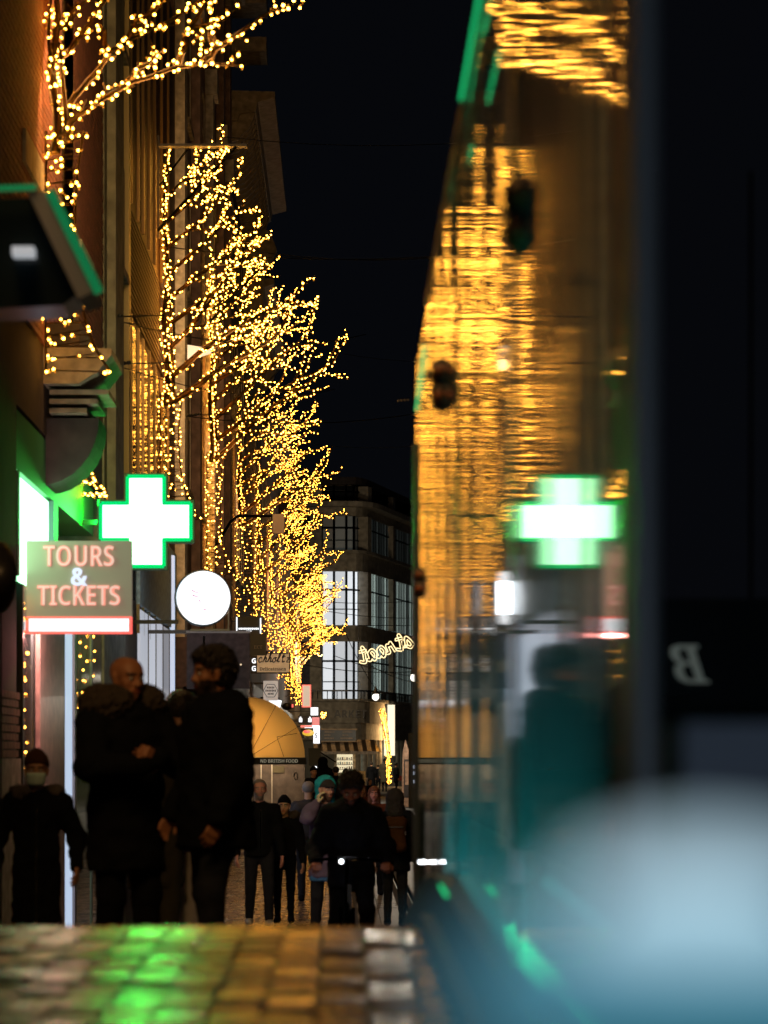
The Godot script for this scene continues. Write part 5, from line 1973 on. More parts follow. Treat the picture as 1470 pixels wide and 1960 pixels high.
	g.rod(Vector3(2.32, 0.75, -0.1), Vector3(-0.4, 0.75, -0.1), 0.015, 5)
	g.rod(Vector3(2.32, 0.75, -0.1), Vector3(2.32, -0.6, -0.1), 0.015, 5)
	g.rod(Vector3(0.5, 0.75, -0.1), Vector3(0.5, -0.6, -0.1), 0.015, 5)
	put("frame", g.mesh(), M.grey_metal, t)
	# lanterns hung over the street
	for q in [[719, 1334, 40, "round white street lantern hanging before the corner building fascia"], [793, 1297, 46, "white street lantern beside the edge of the glass shelter"]]:
		t = thing("street_lantern", q[3], "lamp", P(q[0], q[1], q[2]))
		g = Geo.new()
		g.ball(Vector3.ZERO, Vector3(0.16, 0.17, 0.16), 8, 12)
		put("lamp_glass", g.mesh(), glow("lantern", Color(1.0, 0.92, 0.8), 3.0), t)
		g = Geo.new()
		g.lathe(PackedVector2Array([Vector2(0.02, 0.55), Vector2(0.05, 0.4), Vector2(0.12, 0.25), Vector2(0.19, 0.13), Vector2(0.0, 0.14)]), Transform3D(), 12)
		put("cap", g.mesh(), M.black_metal, t)
		omni(t, Vector3(0, 0, 0), Color(1.0, 0.95, 0.86), 24.0, 0.1)
	# small sparkle of lights beside the white sign
	t = thing("light_cluster", "tiny ball of warm fairy lights right of the white square sign", "string lights", P(619, 1369, 44))
	var xs := []
	for k in 26:
		xs.append(Transform3D(Basis(), Vector3(rnd(-0.13, 0.13), rnd(-0.13, 0.13), rnd(-0.1, 0.1))))
	many("bulbs", bulb_mesh(0.022, 0), xs, null, t)
	# leaning wooden pylon with a dark poster, and the small screens behind it
	s = 45.0
	t = thing("wooden_pylon", "tapering pinkish wooden pylon with a dark poster slot beside the shelter glass", "pylon", P(779, 1545, s))
	o = t.position
	g = Geo.new()
	var poly := PackedVector2Array()
	for q in [[768, 1545], [792, 1545], [787, 1450], [776, 1416], [771, 1440]]:
		var p := P(q[0], q[1], s) - o
		poly.append(Vector2(p.x, p.y))
	g.prism(poly, 0.4, Transform3D(Basis.IDENTITY, Vector3(0, 0, -0.2)))
	put("body", g.mesh(), mat("pylon_wood", Color(0.5, 0.32, 0.22), 0.7, 0, grime, 0.8), t)
	g = Geo.new()
	g.box(P(780, 1490, s) - o + Vector3(0, 0, 0.004), Vector3(0.3, 1.62, 0.02))
	put("poster_frame", g.mesh(), M.plaster_dark, t)
	g = Geo.new()
	g.box(P(780.5, 1480, s) - o + Vector3(0, 0, 0.016), Vector3(0.22, 1.0, 0.01))
	put("poster", g.mesh(), M.pylon_wood, t)
	omni(t, P(770, 1470, s) - o + Vector3(-0.5, 0, 1.6), Color(1.0, 0.72, 0.5), 0.16, 0.1)  # unseen lamp, placed to light the pylon
	t = thing("screen_stand", "dark stand with small bluish-white lit screens half hidden by the shelter edge", "screen", P(795, 1480, 48))
	g = Geo.new()
	g.box(Vector3(-0.02, 0.1, -0.1), Vector3(0.5, 3.0, 0.1))
	put("board", g.mesh(), M.board_dark, t)
	for q in [1468, 1480, 1496]:
		g = Geo.new()
		g.box(P(795, q, 48) - t.position + Vector3(0, 0, -0.02), Vector3(0.16, 0.14, 0.08))
		put("lit_screen", g.mesh(), glow("screen_blue", Color(0.7, 0.8, 1.0), 0.9), t)
	# span wires over the street
	var wires := [
		[P(300, 470, 130), P(1100, 458, 130)], [P(430, 471, 110), P(1000, 470, 110)], [P(430, 262, 90), P(1100, 250, 90)], [P(200, 607, 165), P(700, 640, 110)],
		[P(215, 697, 160), P(640, 745, 100)], [P(340, 795, 118), P(900, 770, 100)], [P(560, 655, 60), P(900, 690, 60)], [P(600, 850, 50), P(900, 838, 50)],
		[P(600, 1165, 38), P(850, 1180, 34)], [P(600, 1150, 36), P(860, 1140, 36)], [P(640, 1255, 36), P(850, 1300, 40)], [P(690, 1262, 40), P(830, 1312, 46)], [P(560, 1268, 44), P(840, 1282, 44)], [P(655, 1195, 40), P(719, 1318, 40)],
		[P(719, 1318, 40), P(860, 1345, 44)],
	]
	var says := ["lower of two thin cables crossing the dark sky at half height", "upper of two thin cables crossing the dark sky at half height", "highest thin cable, alone in the dark sky beside the roof bracket", "cable slanting down from the chain-link anchor", "cable slanting down from the lower black strainer", "cable running to the pale coiled strainer", "thin cable right of the third light tree in the sky", "thin cable just above the roof of the corner building",
		"cable sagging over the upper lit windows, lower one", "cable sagging over the upper lit windows, upper one", "cable falling to the right over the curtained windows", "cable from the straat sign down towards the right lantern", "cable below the straat sign crossing the lower windows", "steep cable holding the lantern of the corner building from the left", "cable from the middle lantern to the shelter"]
	var k := 0
	for w in wires:
		g = Geo.new()
		var line := PackedVector3Array()
		for q in 9:
			line.append(w[0].lerp(w[1], q / 8.0) - Vector3(0, 0.25 * (1.0 - pow(q / 4.0 - 1.0, 2.0)), 0))
		g.tube(line, 0.009 if k < 8 else 0.018, -1.0, 4)
		tag(part("span_wire", g, M.wire if k < 8 else M.black_metal), says[k], "cable", "cables over the street")
		k += 1

func street_things() -> void:
	# bicycle of the man riding towards the camera
	var s := 235.0
	var z := F / s
	var t := thing("bicycle", "bicycle with a lit white headlight under the curly-haired man", "bicycle", Vector3((664.0 - 655.0) / s, ground(z), -z))
	var g := Geo.new()
	for end in [[0.62, "front"], [-0.46, "rear"]]:
		var c := Vector3(0, 0.35, end[0])
		g = Geo.new()
		var ring := PackedVector3Array()
		for k in 28:
			ring.append(c + Vector3(0, sin(TAU * k / 28) * 0.33, cos(TAU * k / 28) * 0.33))
		g.tube(ring, 0.02, -1.0, 8, true)
		var w := put("wheel", g.mesh(), M.black_metal, t)
		g = Geo.new()
		var rim := PackedVector3Array()
		for k in 28:
			rim.append(c + Vector3(0, sin(TAU * k / 28) * 0.305, cos(TAU * k / 28) * 0.305))
		g.tube(rim, 0.011, -1.0, 6, true)
		for k in 14:
			g.rod(c, c + Vector3(0, sin(TAU * k / 14) * 0.3, cos(TAU * k / 14) * 0.3), 0.0015, 3)
		put("rim", g.mesh(), M.rail, w)
	g = Geo.new()
	for q in [[Vector3(0, 0.95, 0.42), Vector3(0, 0.62, 0.5)], [Vector3(0, 0.66, 0.49), Vector3(0, 0.3, 0.02)], [Vector3(0, 0.85, 0.44), Vector3(0, 0.72, -0.14)], [Vector3(0, 0.9, -0.2), Vector3(0, 0.3, 0.02)], [Vector3(0.03, 0.35, -0.46), Vector3(0.02, 0.75, -0.15)], [Vector3(-0.03, 0.35, -0.46), Vector3(-0.02, 0.75, -0.15)], [Vector3(0, 0.3, 0.02), Vector3(0.04, 0.35, -0.46)], [Vector3(0.05, 0.65, 0.5), Vector3(0.05, 0.35, 0.62)], [Vector3(-0.05, 0.65, 0.5), Vector3(-0.05, 0.35, 0.62)]]:
		g.rod(q[0], q[1], 0.017, 8)
	put("frame", g.mesh(), M.black_metal, t)
	g = Geo.new()
	g.tube(PackedVector3Array([Vector3(-0.3, 1.0, 0.24), Vector3(-0.24, 1.03, 0.36), Vector3(-0.08, 1.04, 0.45), Vector3(0.08, 1.04, 0.45), Vector3(0.24, 1.03, 0.36), Vector3(0.3, 1.0, 0.24)]), 0.013, -1.0, 8)
	g.rod(Vector3(0, 0.9, 0.43), Vector3(0, 1.05, 0.44), 0.016, 8)
	put("handlebar", g.mesh(), M.rail, t)
	g = Geo.new()
	g.ball(Vector3(-0.045, 1.02, 0.5), Vector3(0.02, 0.02, 0.012), 6, 10)
	put("headlight", g.mesh(), glow("headlight", Color(0.95, 0.97, 1.0), 5.0), t)
	g = Geo.new()
	g.box(Vector3(0.02, 0.74, 0.56), Vector3(0.035, 0.2, 0.02))
	put("fork_crown", g.mesh(), M.rail, t)
	g = Geo.new()
	g.ball(Vector3(0, 0.93, -0.22), Vector3(0.07, 0.035, 0.13), 6, 12)
	put("saddle", g.mesh(), M.black_metal, t)
	omni(t, Vector3(-0.05, 1.02, 0.62), Color(0.95, 0.97, 1.0), 0.01, 0.02)

# ---------------------------------------------------------------- the glass shelter along the right, 0.3 m beside the lens
func shelter() -> void:
	var X := 0.3
	var t := thing("glass_shelter", "long glass wall close on the right, mirroring the lights of the street", "shelter", Vector3(X, 0, -5))
	var top := E + 1.62
	var glass := mat("shelter_glass", Color(0.45, 0.9, 0.85, 0.24), 0.032)  # milky teal body stands in for a veil of glare
	glass.backlight_enabled = true
	glass.backlight = Color(0.5, 0.62, 0.6)
	glass.transparency = BaseMaterial3D.TRANSPARENCY_ALPHA
	glass.metallic_specular = 0.7
	# panes: gently uneven float glass
	var panes := [[2.98, 4.96], [5.02, 7.48], [7.52, 11.72]]
	var waves := FastNoiseLite.new()
	waves.seed = 3
	waves.frequency = 1.0
	waves.fractal_octaves = 2
	for q in panes:
		var g := Geo.new()
		var nz := int((q[1] - q[0]) / 0.02)
		var ny := 10
		for side in 1:
			var o := g.v.size()
			for a in nz + 1:
				for b in ny + 1:
					var z: float = lerpf(q[0], q[1], float(a) / nz)
					var y := lerpf(-0.62, 1.0, float(b) / ny)
					var low := ground(z) + 0.16
					var yy := lerpf(low, top - 0.03, float(b) / ny)
					g.v.append(Vector3(X, yy, -z))
					# the near pane is slightly bowed, the far ones wavy
					var d := 0.012 * waves.get_noise_2d(z * 1.3, y * 0.1) + 0.003 * waves.get_noise_2d(z * 7.0 + 40.0, y * 0.15)
					if q[0] < 3.0:
						d = 0.0052 - 0.03 * (1.0 / z - 0.276) + 0.003 * waves.get_noise_2d(z * 3.0, y * 0.1) + 0.002 * waves.get_noise_2d(z * 9.0 + 40.0, y * 0.15)
					g.n.append(Vector3(-1, 0.0, d).normalized())
					g.c.append(Color.WHITE)
			for a in nz:
				for b in ny:
					var k := o + a * (ny + 1) + b
					# seen from -x the near end is at the right
					g.i.append_array([k, k + ny + 1, k + 1, k + 1, k + ny + 1, k + ny + 2])
		part("pane", g, glass, t)
	var frame := mat("shelter_metal", Color(0.1, 0.11, 0.1), 0.4, 0.5)
	for q in [[4.96, 0.06], [7.48, 0.04]]:
		var g := Geo.new()
		g.span(Vector3(X - 0.004, ground(q[0]) + 0.05, -q[0] + 0.001), Vector3(X + 0.03, top - 0.03, -q[0] - q[1]))
		part("mullion", g, frame, t)
	var g := Geo.new()
	g.span(Vector3(X - 0.01, ground(11.8) - 0.1, -11.72), Vector3(X + 0.035, top - 0.35, -11.8))
	part("end_post", g, frame, t)
	# top rail: level, dropping at the far end
	g = Geo.new()
	g.span(Vector3(X - 0.006, top - 0.029, -2.2), Vector3(X + 0.05, top, -10.2))
	g.tube(PackedVector3Array([Vector3(X + 0.02, top - 0.015, -10.2), Vector3(X + 0.02, top - 0.08, -10.8), Vector3(X + 0.02, top - 0.2, -11.4), Vector3(X + 0.02, top - 0.36, -11.76)]), 0.02, 0.02, 6)
	part("top_rail", g, frame, t)
	# green glowing streaks along the rail, standing in for green reflections
	var led := [[6.05, 7.05, -0.009, -0.012], [6.5, 7.0, 0.055, -0.03], [7.5, 8.1, 0.04, -0.03], [9.0, 9.9, 0.008, 0.006], [10.4, 11.5, -0.006, -0.14]]
	for q in led:
		g = Geo.new()
		g.rod(Vector3(X + q[2], top + q[3], -q[0]), Vector3(X + q[2], top + q[3] - (0.1 if q[0] > 10 else 0.0), -q[1]), 0.0035, 8)
		part("green_streak", g, M.green_streak_glow if q[2] < 0.02 else M.green_streak_deep, t)
	# sill strip at the foot and the dark kerb in front of it
	g = Geo.new()
	var z := 2.0
	while z < 11.8:
		var nz := minf(z + 0.3, 11.8)
		var a := ground(z)
		var b := ground(nz)
		for side in [[X - 0.05, X + 0.06, 0.16], [X - 0.085, X - 0.051, 0.05]]:
			g.quad(Vector3(side[0], a - 0.05, -z), Vector3(side[0], a + side[2], -z), Vector3(side[0], b + side[2], -nz), Vector3(side[0], b - 0.05, -nz))
			g.quad(Vector3(side[0], a + side[2], -z), Vector3(side[1], a + side[2], -z), Vector3(side[1], b + side[2], -nz), Vector3(side[0], b + side[2], -nz))
		z = nz
	part("foot_sill", g, mat("sill_blue", Color(0.012, 0.03, 0.05), 0.6), t)
	g = Geo.new()
	g.rod(Vector3(X - 0.055, ground(6.75) + 0.165, -6.75), Vector3(X - 0.055, ground(7.15) + 0.165, -7.15), 0.005, 6)
	part("green_streak", g, M.green_streak_glow, t)
	area(t, Vector3(-0.03, ground(4.6) + 0.175, 0.4), Vector3(0.35, 1.0, 0.0), Vector2(0.05, 2.6), Color(0.06, 1.0, 0.6), 0.12)  # unseen light along the sill, placed to tint the lower glass
	g = Geo.new()
	g.rod(Vector3(X + 0.3, ground(4.0) + 0.12, -3.4), Vector3(X + 0.3, ground(7.0) + 0.12, -8.4), 0.02, 8)
	part("unseen_floor_tube", g, glow("teal_tube", Color(0.1, 0.8, 0.75), 0.35), t)  # unseen teal tube, placed to give the lower glass its glow
	area(t, Vector3(0.27, ground(5.5) + 0.16, -0.9), Vector3(-1, 0.12, 0), Vector2(5.0, 0.04), Color(0.22, 0.8, 0.85), 0.8)
	# dark rounded shapes before the glass, standing in for dark reflections
	for q in [[1000, 410, 1150, 0.066, 0.13], [845, 737, 640, 0.062, 0.15], [803, 1115, 495, 0.045, 0.11]]:
		var c := P(q[0], q[1], q[2])
		g = Geo.new()
		for e in 2:
			g.ball(c + Vector3(0, (e - 0.5) * q[4] * 0.42, 0), Vector3(q[3] * 0.52, q[4] * 0.34, 0.034), 8, 14)
		g.cham(c, Vector3(q[3] * 0.9, q[4] * 0.5, 0.05), 0.012)
		var head := part("dark_reflection", g, mat("reflection_brown", Color(0.06, 0.025, 0.012), 0.4), t)
		g = Geo.new()
		for k in 2:
			g = Geo.new()
			g.ball(Vector3(-q[3] * 0.12, (k - 0.5) * q[4] * 0.5, 0.03) + c, Vector3(q[3] * 0.28, q[3] * 0.28, 0.008), 6, 12)
			var lens := put("dull_red_spot", g.mesh(), mat("spot_red", Color(0.35, 0.1, 0.03), 0.3), head)
			lens.position = Vector3.ZERO
		g = Geo.new()
		g.span(Vector3(c.x, c.y - 0.01, c.z - 0.02), Vector3(X + 0.02, c.y + 0.01, c.z + 0.0))
		if c.x < X:
			part("added_clamp", g, M.black_metal, t)
	# post at the near end and the cabinet behind it
	g = Geo.new()
	g.cham(Vector3(X - 0.006, E + 0.2, -2.87), Vector3(0.022, 2.75, 0.18), 0.008)
	part("near_post", g, mat("post_grey", Color(0.36, 0.35, 0.32), 0.5, 0.2), t)
	# back of the shelter: dark bench wall seen dimly through the glass
	g = Geo.new()
	g.span(Vector3(X + 1.5, 0.6, -3.0), Vector3(X + 1.55, E + 1.6, -12.0))
	part("back_wall", g, mat("shelter_back", Color(0.004, 0.006, 0.008), 0.6), t)
	g = Geo.new()
	g.span(Vector3(X + 0.95, ground(7) + 0.42, -4.0), Vector3(X + 1.4, ground(7) + 0.47, -9.0))
	for zz in [4.3, 6.5, 8.7]:
		g.span(Vector3(X + 1.1, ground(zz) - 0.1, -zz), Vector3(X + 1.2, ground(7) + 0.419, -zz - 0.06))
	part("bench", g, M.teal_paint, t)
	# low grey cabinet behind the near post, and the letter board inside the shelter
	t = thing("low_cabinet", "out-of-focus low grey cabinet at the right edge under the dark opening", "cabinet", Vector3(0.44, 0, -2.75))
	g = Geo.new()
	g.span(Vector3(0.325, E - 1.2, -3.3), Vector3(0.75, E + 0.03, -2.725))
	part("body", g, mat("base_grey", Color(0.28, 0.29, 0.31), 0.6), t)
	t = thing("letter_board", "dark board inside the shelter with one pale reversed slanted letter B", "sign", P(1330, 1290, 690))
	g = Geo.new()
	g.box(Vector3(0.03, 0, -0.03), Vector3(0.36, 0.42, 0.02))
	put("board", g.mesh(), mat("door_black", Color(0.006, 0.008, 0.011), 0.25), t)
	g = Geo.new()
	for x in [-0.1, 0.16]:
		g.rod(Vector3(x, 0.2, -0.03), Vector3(x, 1.4, -0.03), 0.006, 5)
	put("hanger", g.mesh(), M.black_metal, t)
	text("letter", "B", 0.108, glow("letter_dim", Color(0.7, 0.8, 0.72), 0.075), t, P(1318, 1272, 690) - t.position, Basis(Vector3(-1, 0, 0), Vector3(-0.32, 1, 0), Vector3(0, 0, -1)), "Droid Serif", 700, 0.95, 0.004)
	g = Geo.new()
	g.rod(P(1274, 1342, 690) - t.position, P(1318, 1333, 690) - t.position, 0.004, 5)
	put("underline", g.mesh(), mat("dash_grey", Color(0.3, 0.32, 0.33), 0.5), t)
	# bollard lamp, far out of focus
	var bz := 0.46
	t = thing("bollard_lamp", "pale blue frosted bollard lamp close to the lens, a huge soft glow", "lamp", Vector3((1345.0 - 655.0) * bz / F, ground(bz), -bz))
	var u := bz / F
	var head_y := E - (1725.0 - 1445.0) * u - t.position.y
	g = Geo.new()
	g.lathe(PackedVector2Array([Vector2(0.001, 92 * u), Vector2(130 * u, 78 * u), Vector2(225 * u, 35 * u), Vector2(250 * u, -20 * u), Vector2(215 * u, -70 * u), Vector2(150 * u, -82 * u)]), Transform3D(Basis(), Vector3(0, head_y, 0)), 28)
	put("lamp_glass", g.mesh(), glow("frosted_blue", Color(0.55, 0.78, 0.9), 1.1, Color(0.5, 0.6, 0.7)), t)
	g = Geo.new()
	g.lathe(PackedVector2Array([Vector2(150 * u, -55 * u), Vector2(380 * u, -40 * u), Vector2(490 * u, -110 * u), Vector2(470 * u, -260 * u), Vector2(300 * u, -330 * u)]), Transform3D(Basis(), Vector3(0, head_y, 0)), 28)
	put("veil_skirt", g.mesh(), glow("veil_glow", Color(0.12, 0.42, 0.58), 0.46, Color(0.1, 0.3, 0.4)), t)  # dim glowing skirt imitating the soft veil around the lamp
	g = Geo.new()
	g.lathe(PackedVector2Array([Vector2(300 * u, head_y - 330 * u), Vector2(260 * u, head_y - 500 * u), Vector2(0.03, 0.0)]), Transform3D(), 24)
	put("post", g.mesh(), mat("bollard_blue", Color(0.03, 0.1, 0.18), 0.5), t)
	area(t, Vector3(0.02, head_y + 0.01, -0.05), Vector3(0.12, 0.02, -1), Vector2(0.03, 0.02), Color(0.75, 0.86, 1.0), 0.4)

# ---------------------------------------------------------------- people
func people() -> void:
	rng.seed = 5
	var dark_skin := Color(0.16, 0.075, 0.04)
	var tan_skin := Color(0.4, 0.21, 0.12)
	var near := {"cell": 0.02, "fine": 0.006}
	person("person in a brown knitted hat and pale green face mask, long dark zipped coat", 70, 1428, 300, 4, near.merged({
		"hair": "beanie", "hat_mat": M.cloth_brown, "mask": M.mask, "hem": 0.5, "coat": M.cloth_black, "ruff": M.fur_grey, "ruff_size": 0.045, "ruff_up": 1.47, "zip": M.zip, "skin": tan_skin, "step": 0.05, "bulk": 1.05, "units": 1.83,
		"hand_l": Vector3(0.3, 0.93, 0.1), "hand_r": Vector3(-0.3, 0.93, 0.1),
	}))
	person("tall bald man in a black fur-hooded parka, hands folded at his chest", 240, 1258, 350, 32, near.merged({
		"hair": "bald", "hem": 0.62, "coat": M.cloth_black, "bulk": 1.26, "ruff": M.fur_brown, "ruff_size": 0.085, "ruff_up": 1.5, "skin": Color(0.34, 0.15, 0.075), "collar": 0.05, "legs": 1.15, "nod": 4, "look": 8,
		"hand_l": Vector3(0.03, 1.22, 0.3), "hand_r": Vector3(-0.06, 1.18, 0.3), "fingers_l": Vector3(-0.8, 0.25, 0.3), "fingers_r": Vector3(0.8, 0.3, 0.2), "palm_l": Vector3(0, 0, -1), "palm_r": Vector3(0, 0, -1), "curl": 0.9,
		"elbow_l": Vector3(0.9, -0.5, -0.2), "elbow_r": Vector3(-0.9, -0.5, -0.2), "step": 0.04,
	}))
	person("man in a black jacket in profile, turned to the bald man", 413, 1250, 360, -62, near.merged({
		"hair": "curly", "hem": 0.72, "coat": M.cloth_black, "bulk": 1.42, "collar": 0.06, "trousers": M.denim, "skin": Color(0.3, 0.13, 0.06), "hair_color": Color(0.01, 0.008, 0.006), "beard": Color(0.03, 0.018, 0.012), "legs": 1.15, "look": -6,
		"hand_l": Vector3(0.27, 0.88, 0.12), "fingers_l": Vector3(0, -0.9, 0.4), "palm_l": Vector3(-1, 0, 0), "hand_r": Vector3(-0.25, 0.9, 0.14), "step": 0.07,
	}))
	person("person in an olive coat half hidden between the two men talking", 296, 1330, 240, 170, {"cell": 0.022, "fine": 0.009, "hair": "short", "coat": M.cloth_olive, "trousers": M.cloth_olive, "hem": 0.6, "step": 0.16, "units": 1.78})
	person("person in white trousers mostly hidden behind the man in profile", 346, 1318, 235, 165, {"cell": 0.022, "fine": 0.009, "hair": "short", "coat": M.cloth_mauve, "trousers": M.cloth_white, "hem": 0.8, "step": 0.2, "legs": 1.1, "units": 1.78})
	var mid := {"cell": 0.024, "fine": 0.0085}
	person("grey-haired bearded man in white trainers, just right of the man in profile", 496, 1493, 150, 8, mid.merged({
		"hair": "short", "hair_mat": M.hair_grey, "hair_color": Color(0.2, 0.18, 0.17), "beard": Color(0.24, 0.2, 0.18), "skin": Color(0.5, 0.24, 0.2), "shoes": M.white_paint, "coat": M.cloth_black, "hem": 0.84, "zip": M.grey_metal, "step": 0.17, "trousers": M.denim,
	}))
	person("slim woman all in black with a fur-trimmed hood walking towards the camera", 544, 1528, 147, -5, mid.merged({
		"hair": "beanie", "ruff": M.fur_brown, "ruff_size": 0.06, "ruff_up": 1.5, "skin": Color(0.5, 0.3, 0.2), "coat": M.cloth_black, "hem": 0.8, "step": 0.06, "bulk": 0.96, "legs": 0.9,
	}))
	var p := person("person seen from behind with a big dark backpack left of the teal hood", 590, 1497, 128, 180, mid.merged({"hair": "short", "hair_mat": M.hair_grey, "coat": M.cloth_grey, "hem": 0.75, "step": 0.12, "trousers": M.denim}))
	backpack("bulky dark grey camera backpack with straps and bright buckles, left of the teal hood", p, 0.24, 0.5, M.cloth_grey, true)
	person("bearded man in grey cap and teal hood, hand at his ear", 624, 1492, 165, 14, mid.merged({
		"hair": "cap", "hat_mat": M.cloth_grey, "beard": Color(0.1, 0.06, 0.04), "skin": Color(0.5, 0.3, 0.24), "coat": M.cloth_mauve, "hem": 0.7, "bulk": 1.1, "look": 14, "trousers": M.denim,
		"hand_r": Vector3(-0.125, 1.5, 0.1), "fingers_r": Vector3(0.2, 1.0, 0.1), "palm_r": Vector3(1, 0, 0), "elbow_r": Vector3(-0.8, -0.9, 0.5), "curl": 0.7, "glove": Color(0.6, 0.55, 0.38), "step": 0.1, "hood_over": true,
	}))
	var q := get_node("person_008")
	teal_hood(q)
	person("curly-haired man in a dark jacket leaning over the handlebar of a bicycle", 672, 0, 235, 0, {
		"height": 1.73, "cell": 0.02, "fine": 0.007, "hair": "curly", "skin": Color(0.3, 0.12, 0.085), "beard": Color(0.05, 0.025, 0.02), "coat": M.cloth_navy, "hem": 0.8, "bulk": 1.18, "lean": 16.0, "nod": 14.0, "collar": 0.05, "lift": 0.0,
		"hand_l": Vector3(0.29, 1.02, 0.3), "hand_r": Vector3(-0.29, 1.02, 0.3), "fingers_l": Vector3(-0.1, -0.2, 0.8), "fingers_r": Vector3(0.1, -0.2, 0.8), "palm_l": Vector3(0, -1, 0), "palm_r": Vector3(0, -1, 0), "curl": 1.2,
		"elbow_l": Vector3(0.4, -0.9, -0.4), "elbow_r": Vector3(-0.4, -0.9, -0.4), "foot_l": Vector3(0.14, 0.3, 0.1), "foot_r": Vector3(-0.14, 0.16, -0.05), "trousers": M.cloth_black,
	})
	p = person("person walking away in a dark hooded coat with a brown backpack, beside the shelter edge", 756, 1514, 150, 176, mid.merged({"hair": "hood", "hat_mat": M.cloth_grey, "coat": M.cloth_navy, "hem": 0.72, "bulk": 1.16, "step": 0.08, "trousers": M.denim, "legs": 0.95}))
	backpack("flat brown leather backpack on the back of the walker beside the shelter edge", p, 0.16, 0.46, M.cloth_brown, false)
	person("auburn-haired person facing the camera between the cyclist and the brown backpack", 716, 1506, 122, 0, mid.merged({"hair": "long", "hair_mat": M.hair_red, "skin": Color(0.48, 0.22, 0.2), "coat": M.cloth_rust, "hem": 0.8}))
	person("fair-haired person glimpsed behind the curly-haired cyclist", 692, 1500, 100, 10, {"cell": 0.035, "fine": 0.012, "hair": "long", "hair_mat": M.hair_red, "coat": M.cloth_rust})
	var far := {"cell": 0.04, "fine": 0.013}
	person("tall hooded figure in black, standing highest in the crowd under the hanging signs", 618, 1448, 64, 160, far.merged({"hair": "hood", "bulk": 1.35, "hem": 0.4, "units": 1.8}))
	person("black silhouette right of the tall hooded figure in the crowd", 643, 1468, 66, 190, far.merged({"hair": "short", "bulk": 1.15, "hem": 0.7}))
	person("dark silhouette in the crowd left of the tall hooded figure", 600, 1470, 70, 20, far.merged({"hair": "beanie", "bulk": 1.1, "hem": 0.7}))
	person("dark figure low in the crowd in front of the lit counter window", 662, 1474, 70, 175, far.merged({"hair": "beanie", "bulk": 1.15, "hem": 0.65}))
	person("far figure in a long dark coat, leftmost of the three by the lit columns", 711, 1459, 32, 185, far.merged({"hair": "short", "hem": 0.35, "bulk": 1.15, "flare": 0.24}))
	person("far figure in a dark greenish coat and hat by the lit columns", 736, 1453, 32, 170, far.merged({"hair": "beanie", "coat": M.cloth_olive, "hem": 0.5, "bulk": 1.25}))
	person("far figure between the two long coats by the lit columns", 724, 1464, 31, 170, far.merged({"hair": "short", "hem": 0.6}))
	p = person("far figure in black carrying a red bag, nearest the wooden pylon", 758, 1460, 33, 120, far.merged({"hair": "short", "hem": 0.6}))
	var t := thing("bag", "small red shoulder bag held by the far figure nearest the wooden pylon", "bag", p.position + Vector3(0.28, 0.85, 0.1))
	var g := Geo.new()
	g.cham(Vector3.ZERO, Vector3(0.26, 0.28, 0.14), 0.04)
	put("pouch", g.mesh(), mat("bag_red", Color(0.3, 0.03, 0.02), 0.6), t)
	g = Geo.new()
	g.tube(PackedVector3Array([Vector3(-0.1, 0.14, 0), Vector3(-0.12, 0.5, 0), Vector3(-0.02, 0.58, 0), Vector3(0.1, 0.14, 0)]), 0.012, -1.0, 5)
	put("strap", g.mesh(), M.bag_red, t)
	for k in 3:
		person(["small dark head low in the crowd before the wooden screen, left one", "small dark head low in the crowd before the wooden screen, middle one", "small dark head low in the crowd before the wooden screen, right one"][k], 682 + k * 13, 1492 + (k % 2) * 4, 58 - k * 2, 15 * k, far.merged({"hair": ["short", "beanie", "short"][k], "height": 1.6, "skin": Color(0.45, 0.26, 0.18)}))

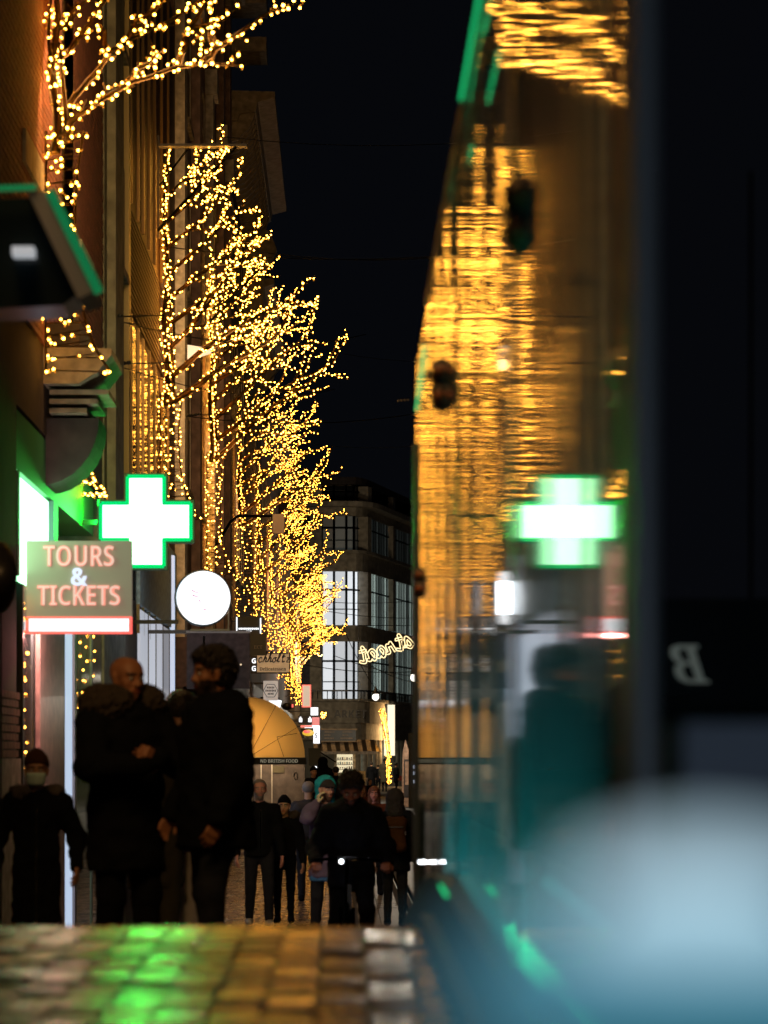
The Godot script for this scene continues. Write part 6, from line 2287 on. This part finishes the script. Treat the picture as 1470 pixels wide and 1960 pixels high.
func backpack(label: String, p: Node3D, deep: float, high: float, material: Material, buckles: bool) -> void:
	var k := p.scale.x
	var t := thing("backpack", label, "backpack", p.position + Vector3(0, 1.2 * k, 0.2 * k))
	t.scale = Vector3.ONE * k
	var w := 0.15 if not buckles else 0.2
	var bones := []
	for x in [-1, 1]:
		for y in [-1, 1]:
			bones.append(bone(Vector3(x * (w - 0.06), y * (high / 2 - 0.06), 0.0), Vector3(x * (w - 0.07), y * (high / 2 - 0.07), deep - 0.06), 0.065))
	bones.append(bone(Vector3(0, -high / 2 + 0.1, deep * 0.5), Vector3(0, high / 2 - 0.1, deep * 0.5), deep * 0.5))
	for y in 4:
		bones.append(bone(Vector3(-w + 0.08, (y - 1.5) * high * 0.22, deep * 0.45), Vector3(w - 0.08, (y - 1.5) * high * 0.22, deep * 0.45), deep * 0.42))
	put("pack", skin(bones, 0.022, 0.05, [], [], 0.008, 8.0).mesh(), material, t)
	var g := Geo.new()
	for x in [-1, 1]:
		g.tube(PackedVector3Array([Vector3(x * 0.1, high * 0.45, 0.0), Vector3(x * 0.13, high * 0.5, -0.12), Vector3(x * 0.15, high * 0.35, -0.3)]), 0.022, -1.0, 6)
	put("strap", g.mesh(), M.cloth_black, t)
	g = Geo.new()
	if buckles:
		g.tube(PackedVector3Array([Vector3(-w, 0.05, deep * 0.8), Vector3(0, 0.02, deep + 0.03), Vector3(w, 0.05, deep * 0.8)]), 0.014, -1.0, 6)
		for x in [-0.1, 0.1]:
			g.box(Vector3(x, 0.03, deep + 0.02), Vector3(0.04, 0.03, 0.02))
	else:
		g.box(Vector3(0, 0.1, deep + 0.006), Vector3(0.2, 0.012, 0.012))
		g.box(Vector3(0.13, 0.02, deep * 0.8), Vector3(0.02, 0.05, 0.02))
	put("buckle", g.mesh(), M.rail, t)

func teal_hood(p: Node3D) -> void:
	var H := Vector3(0, 1.645, 0.005)
	var db := [bone(Vector3(0, 0.05, -0.035), Vector3(0, 0.045, 0.01), 0.118, 0.108), bone(Vector3(0, -0.02, -0.05), Vector3(0, -0.16, -0.06), 0.105, 0.11)]
	var o := put("hood", skin(turned(db, Transform3D(Basis(), H)), 0.01, 0.04, [[H + Vector3(0, 0, 0.05), Vector3(0, -0.25, 1)]], [bone(H + Vector3(0, 0.0, 0.06), H + Vector3(0, -0.06, 0.08), 0.094)], 0.01, 20.0).mesh(), M.cloth_teal, p)
	o.rotation.y = deg_to_rad(0)
	var hem := [bone(Vector3(0, 0.72, 0), Vector3(0, 0.66, 0), 0.19, 0.185, 1.25)]
	put("shirt_hem", skin(hem, 0.02, 0.02, [[Vector3(0, 0.655, 0), Vector3(0, -1, 0)], [Vector3(0, 0.735, 0), Vector3(0, 1, 0)]]).mesh(), M.cloth_blue, p)
